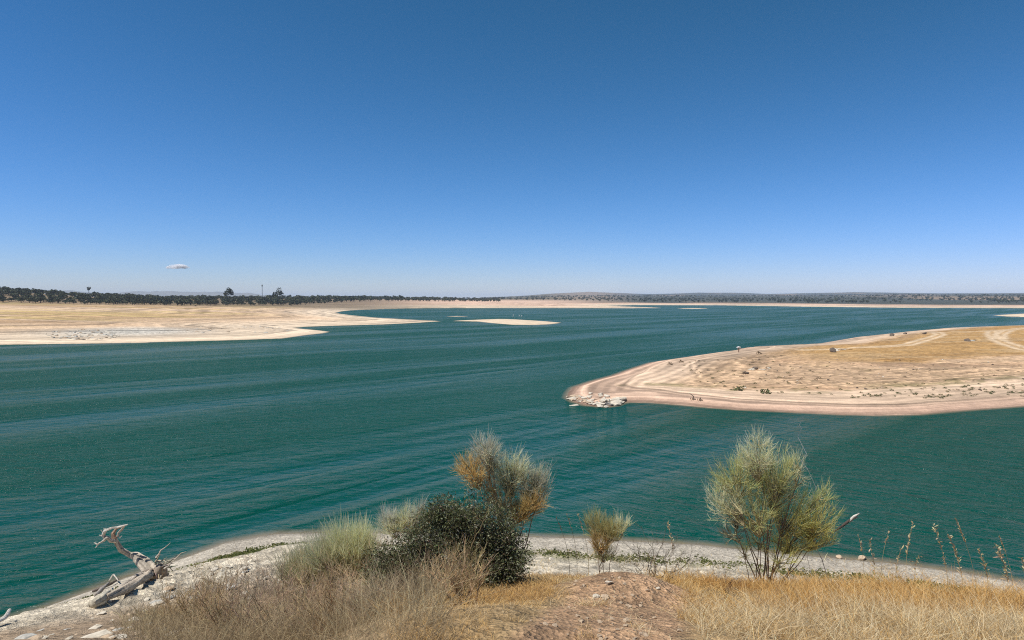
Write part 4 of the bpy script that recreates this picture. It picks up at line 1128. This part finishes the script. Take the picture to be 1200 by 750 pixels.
def put(me, p, s, label, group=None, name="low_shrub", cat_="shrub", zs=1.0):
    o = bpy.data.objects.new(name, me); COL.objects.link(o); o.location = tuple(p); o.scale = (s, s, s * zs); o.rotation_euler = (0, 0, random.uniform(0, 6.28))
    return tag(o, label, cat_, group)
k = 0
while k < 130:
    px = random.uniform(820, 1230); base = np.interp(px, [820, 860, 900, 1000, 1100, 1200, 1300], [447, 456, 460.5, 464, 464, 459, 452])
    py = base + random.gauss(0, 1.6) - (random.random() < .35) * random.uniform(2, 10)
    if vnoise(px * .035, 3, 95) < .35 and random.random() < .7: continue
    put(random.choice(GREEN_CL + OLIVE_CL), hit(px, py, 40, 300), random.uniform(.10, .30), "low green shrub in the strand line along the front of the peninsula", "low shrubs along the strand line", zs=.8); k += 1
for k in range(55):
    px = random.uniform(800, 960); py = random.uniform(np.interp(px, [800, 960], [424, 410]), np.interp(px, [800, 960], [436, 456]))
    put(random.choice(OLIVE_CL + BROWN_CL), hit(px, py, 40, 300), random.uniform(.15, .38), "small olive tuft on the stony left slope of the peninsula", "tufts on the stony left slope", name="grass_tuft", cat_="tuft", zs=.7)
for k in range(60):
    px = random.uniform(900, 1230); py = random.uniform(425, 458)
    put(random.choice(BROWN_CL + OLIVE_CL), hit(px, py, 40, 300), random.uniform(.12, .28), "small brown tuft on the terraced slope of the peninsula", "tufts on the terraced slope", name="grass_tuft", cat_="tuft", zs=.7)
for lab, px, py, s in (("larger green shrub at the left end of the strand line shrubs", 866, 457.5, .7), ("wide green shrub in the strand line left of centre of the peninsula", 897, 461, .75), ("dark shrub alone on the sandy left end of the peninsula", 785, 427.5, .6), ("second dark shrub on the sandy left end nearer the far waterline", 798, 424.6, .55),
                       ("olive shrub row top on the far slope of the peninsula", 889, 415, .7), ("dark shrub below the small white outcrop on the peninsula", 872, 438.5, .5)):
    put(GREEN_CL[0] if "green" in lab else BROWN_CL[1], hit(px, py, 40, 400), s, lab, zs=.8)
# two thin dead saplings on the front beach of the peninsula
def sapling(label, px, py, tip, D_hint, seed):
    p = hit(px, py, 40, 200); mpp = p[1] / F
    root = empty("dead_sapling", p, label, "sapling")
    v, f, c = sweep([(0, 0, -.05), (.1, 0, .4), ((tip[0] - px) * mpp, 0, (py - tip[1]) * mpp)], [.06, .05, .03], sides=6, n=10, seed=seed, seedcol=(.10, .08, .06)); make_mesh("stem", v, f, M_BARK, c, root)
    o = bpy.data.objects.new("leaf_clump", BROWN_CL[0]); COL.objects.link(o); o.parent = root; o.scale = (.35, .35, .3)
sapling("leaning dead sapling with a leafy foot on the front beach of the peninsula", 812, 468.5, (808, 461), 75, 61)
sapling("short dead stump sapling right of the leaning one on the front beach", 820, 469.5, (821, 466.5), 75, 62)
# thin post with a pale top at the far beach
def post(label, px, py, top, name="wooden_post"):
    p = hit(px, py, 60, 600); mpp = p[1] / F; h = (py - top) * mpp
    root = empty(name, p, label, "post")
    v, f, c = sweep([(0, 0, -.1), (0.02, 0, h * .5), (0, 0, h)], [.12, .11, .10], sides=8, n=8, seed=66, rough=.08, seedcol=(.25, .16, .11)); make_mesh("shaft", v, f, M_BARK, c, root)
    v, f, c = sweep([(-.4, 0, h), (0, 0, h + .12), (.45, 0, h + .05)], [.12, .2, .1], sides=8, n=8, seed=67, rough=.1, seedcol=(.66, .63, .58)); make_mesh("white_top", v, f, M_BARK, c, root)
post("reddish post with a white top at the water on the far side of the peninsula", 865.5, 413, 407.5)
# pale marker posts in the water behind the islet
for lab, px, py, h in (("left pale marker post in the water behind the islet", 601.5, 370.8, 1.2), ("middle pale marker post in the water behind the islet", 608.5, 370.8, .9), ("right pale marker post in the water behind the islet", 611.5, 370.8, .8)):
    p = at_z(px, py); v, f, c = sweep([(0, 0, -2.0), (0, 0, h * .5), (0.03, 0, h)], [.22, .2, .16], sides=8, n=8, seed=70, rough=.05, seedcol=(.62, .60, .56))
    o = make_mesh("marker_post", v, f, M_BARK, c); o.location = tuple(p); tag(o, lab, "post")

# ================================================================== the wood on the left, far hills' trees
def crown_data(name, seed, n=150, col=(.068, .078, .042), trunk=True, flat=.75):
    g = np.random.default_rng(seed)
    lob = unit(g.normal(size=(7, 3))) * np.array([.55, .55, .32]); rad = g.uniform(.35, .6, 7)
    i = g.integers(0, 7, n); q = lob[i] + unit(g.normal(size=(n, 3))) * rad[i][:, None] * g.uniform(.7, 1.05, (n, 1)) * np.array([1, 1, flat])
    a = unit(g.normal(size=(n, 3))); b = unit(np.cross(a, g.normal(size=(n, 3)))); s = g.uniform(.10, .24, (n, 1))
    V = np.stack([q - a * s - b * s * .6, q + a * s * .4 - b * s, q + a * s + b * s * .5, q - a * s * .4 + b * s], 1).reshape(-1, 3)
    V = V + np.array([0, 0, 1.15])
    c = np.repeat(np.clip(np.asarray(col)[None] * (1 + g.normal(size=(n, 1)) * .32) * (1 + g.normal(size=(n, 3)) * .08), .008, .4), 4, 0)
    f = (np.arange(n) * 4)[:, None] + np.arange(4)[None]
    if trunk:
        tv, tf = tubes(np.array([[[0, 0, -.1], [.03, 0, .4], [0, .03, .9]]]), np.array([[.09, .07, .05]]), 6)
        f = np.concatenate([f, tf + len(V)]); V = np.concatenate([V, tv]); c = np.concatenate([c, np.tile([.05, .04, .03], (len(tv), 1))])
    return V, f, c
OAKS = [crown_data("oak", 500 + i) for i in range(6)]
OAK_ME = []
for i, (v, f, c) in enumerate(OAKS):
    o = make_mesh("oak_tree", v, f, M_TREE, c, smooth_shade=False); OAK_ME.append(o.data); bpy.data.objects.remove(o)

def forest(name, label, items):
    Vs, Fs, Cs, off = [], [], [], 0
    for (x, y, z, s, sz, k, tint) in items:
        v, f, c = OAKS[k]; a = random.uniform(0, 6.28); ca, sa = math.cos(a), math.sin(a)
        w = np.stack([(v[:, 0] * ca - v[:, 1] * sa) * s + x, (v[:, 0] * sa + v[:, 1] * ca) * s + y, v[:, 2] * sz + z], 1)
        Vs.append(w); Fs.append(f + off); Cs.append(np.clip(c * np.asarray(tint), 0, .6)); off += len(v)
    o = make_mesh(name, np.concatenate(Vs), np.concatenate(Fs), M_TREE, np.concatenate(Cs), smooth_shade=False)
    tag(o, label, "woodland", kind="stuff")
EDGE_PX = [-260, -100, 0, 200, 345, 450, 560]; EDGE_D = [560, 590, 610, 660, 800, 1150, 1280]
items = []
for k in range(2000):
    px = random.uniform(-260, 585); D = np.interp(px, EDGE_PX, EDGE_D) * (1 + .95 * random.random() ** 1.3)
    if px > 480 and random.random() < .2: continue
    x = (px - 600) / F * D
    if vnoise(x * .014, D * .009, 96) > .84: continue
    s = random.uniform(2.0, 4.4) * np.interp(px, [300, 400, 500, 585], [1.0, 1.3, 1.35, 1.0])
    items.append((x, D, 0, s, s * random.uniform(.75, 1.0), random.randrange(6), (1 + random.gauss(0, .12),) * 3))
zz = H(np.array([i[0] for i in items]), np.array([i[1] for i in items]))
items = [(a, b, float(zz[i]), *r) for i, (a, b, _, *r) in enumerate(items)]
forest("oak_woodland", "dark evergreen oak wood behind the left plain", items)
# the front row of that wood, tree by tree
n = 150; pxs = np.linspace(-70, 570, n) + np.array([random.gauss(0, 2) for _ in range(n)])
Ds = np.interp(pxs, EDGE_PX, EDGE_D) * np.array([random.uniform(.955, .995) for _ in range(n)]); xs = (pxs - 600) / F * Ds; zs = H(xs, Ds)
for i in range(n):
    s = random.uniform(1.9, 3.8) * np.interp(pxs[i], [300, 400, 500, 585], [1.0, 1.2, 1.25, 1.0])
    o = put(OAK_ME[i % 6], (xs[i], Ds[i], zs[i]), s, "rounded evergreen oak at the front edge of the wood on the left", "oaks along the front edge of the wood", name="oak_tree", cat_="tree", zs=random.uniform(.75, .95))
# salient trees
def big_tree(label, px, base_y, top_y, D, width_px, seed, col=(.038, .048, .026), name="lone_tree", n=420, lobes=None):
    p = np.array([(px - 600) / F * D, D, 0.0]); p[2] = float(H(p[0], p[1])[0])
    mpp = D / F; h = 12 + (350 - top_y) * mpp - p[2]; w = width_px * mpp / 2
    root = empty(name, p, label, "tree")
    g = np.random.default_rng(seed); th = h * .5
    tv, tf = tubes(np.array([[[0, 0, -.3], [.1, 0, th * .5], [0, .1, th], [0, 0, h * .7]]]), np.array([[.5, .42, .34, .15]]), 8); make_mesh("trunk", tv, tf, M_BARK, np.tile([.06, .05, .04], (len(tv), 1)), root)
    lobes = lobes or [(-.55, .62, .5), (.55, .66, .5), (0, .82, .55), (-.25, .72, .6), (.3, .78, .55), (.75, .6, .35), (-.8, .58, .3)]
    q = []
    for lx, lz, lr in lobes:
        m = int(n / len(lobes)); d = unit(g.normal(size=(m, 3))) * g.uniform(.6, 1.05, (m, 1))
        q.append(np.array([lx * w, g.uniform(-.3, .3) * w, lz * h]) + d * np.array([lr * w, lr * w, lr * h * .33]))
    q = np.concatenate(q); m = len(q)
    a = unit(g.normal(size=(m, 3))); b = unit(np.cross(a, g.normal(size=(m, 3)))); s = g.uniform(.35, .8, (m, 1))
    V = np.stack([q - a * s - b * s * .6, q + a * s * .4 - b * s, q + a * s + b * s * .5, q - a * s * .4 + b * s], 1).reshape(-1, 3)
    c = np.repeat(np.clip(np.asarray(col)[None] * (1 + g.normal(size=(m, 1)) * .3), .008, .4), 4, 0)
    make_mesh("crown", V, (np.arange(m) * 4)[:, None] + np.arange(4)[None], M_TREE, c, root, smooth_shade=False)
big_tree("lone round topped tree rising above the wood at the left", 268.5, 345, 336.6, 780, 10, 601)
big_tree("tall double crowned tree rising above the wood right of the mast", 325.5, 350, 337.0, 820, 14, 602, lobes=[(.25, .84, .5), (-.55, .62, .42), (.55, .62, .45), (0, .55, .6), (.3, .7, .5), (-.75, .5, .3)])
big_tree("tiny flat topped tree on a thin trunk above the far left wood", 104.5, 342, 336.8, 900, 4.6, 603, n=120, lobes=[(-.5, .9, .5), (.4, .92, .5), (0, .82, .4)])
# mast
def mast():
    D = 800.0; px = 307.5; p = np.array([(px - 600) / F * D, D, 0.0]); p[2] = float(H(p[0], p[1])[0]); h = 12 + (350 - 333.8) * D / F - p[2]
    root = empty("mast", p, "slim dark mast standing above the wood between two taller trees", "mast")
    m, nt, nd, lk = new_mat("dark_steel"); b = N(nt, "ShaderNodeBsdfPrincipled"); b.inputs["Base Color"].default_value = (.06, .065, .07, 1); b.inputs["Roughness"].default_value = .5; b.inputs["Metallic"].default_value = .6
    lk.new(b.outputs[0], N(nt, "ShaderNodeOutputMaterial").inputs[0])
    v, f = tubes(np.array([[[0, 0, -.5], [0, 0, h * .5], [0, 0, h]]]), np.array([[.35, .30, .24]]), 8); make_mesh("shaft", v, f, m, None, root)
    v, f = tubes(np.array([[[0, 0, h - 2.2], [0, 0, h - 1.4], [0, 0, h - .4], [0, 0, h + .4]]]), np.array([[.3, .65, .65, .2]]), 10); make_mesh("antenna_head", v, f, m, None, root)
mast()
# two dark shrubs far out on the left plain
for lab, px, py in (("left of two dark shrubs far out on the left plain", 214, 358), ("right of two dark shrubs far out on the left plain", 229, 359)):
    p = hit(px, py, 100, 1200); put(OAK_ME[0], p, 1.1, lab, name="dark_shrub", zs=.8)
# trees dotted over the far right hills
items = []
for k in range(4200):
    px = random.uniform(560, 1420); D = 1150 * (1 + 2.6 * random.random() ** 1.5)
    x = (px - 600) / F * D
    dens = vnoise(x * .0035, D * .0022, 97) * .7 + vnoise(x * .02, D * .02, 98) * .3
    if dens < .42 or D < np.interp(px, [560, 760, 940, 1200], [1900, 1480, 1300, 1080]): continue
    s = random.uniform(1.8, 4.2)
    items.append((x, D, 0, s, s * .85, random.randrange(6), (1 + random.gauss(0, .15),) * 3))
zz = H(np.array([i[0] for i in items]), np.array([i[1] for i in items]))
items = [(a, b, float(zz[i]), *r) for i, (a, b, _, *r) in enumerate(items) if zz[i] > 1.2]
forest("hillside_woodland", "dark trees dotted over the low hills beyond the lake", items)

# ================================================================== the single small cloud
def cloud():
    D = 15000.0; c = at_D(208.5, 312.6, D); mpp = D / F
    import bmesh
    bm = bmesh.new()
    for dx, dz, r in ((-9, -.6, 2.2), (-5, .2, 3.0), (0, .5, 3.4), (4, .4, 3.0), (8, -.3, 2.4), (11, -.9, 1.6), (-12, -1, 1.4)):
        mt = bmesh.ops.create_icosphere(bm, subdivisions=3, radius=1)
        for v in mt["verts"]:
            v.co.x = v.co.x * r * 2.0 * mpp + dx * mpp; v.co.y = v.co.y * r * 1.6 * mpp; v.co.z = v.co.z * r * .85 * mpp + dz * mpp
    me = bpy.data.meshes.new("cloud"); bm.to_mesh(me); bm.free()
    o = bpy.data.objects.new("cloud", me); COL.objects.link(o); o.location = tuple(c)
    rm = o.modifiers.new("merge", 'REMESH'); rm.mode = 'VOXEL'; rm.voxel_size = mpp * .55
    m, nt, nd, lk = new_mat("cloud_vapour")
    tc = N(nt, "ShaderNodeTexCoord")
    n1 = noise_tex(nt, tc.outputs["Object"], .010, 4, .6)
    dens = math_node(nt, 'MULTIPLY', maprange(nt, n1, .42, .68, 0, 1), .07)
    v = N(nt, "ShaderNodeVolumePrincipled"); v.inputs["Color"].default_value = (.97, .97, .98, 1); v.inputs["Anisotropy"].default_value = .1
    lk.new(dens, v.inputs["Density"]); lk.new(v.outputs[0], N(nt, "ShaderNodeOutputMaterial").inputs["Volume"])
    me.materials.append(m)
    tag(o, "single small white cloud low over the left horizon", "cloud")
cloud()
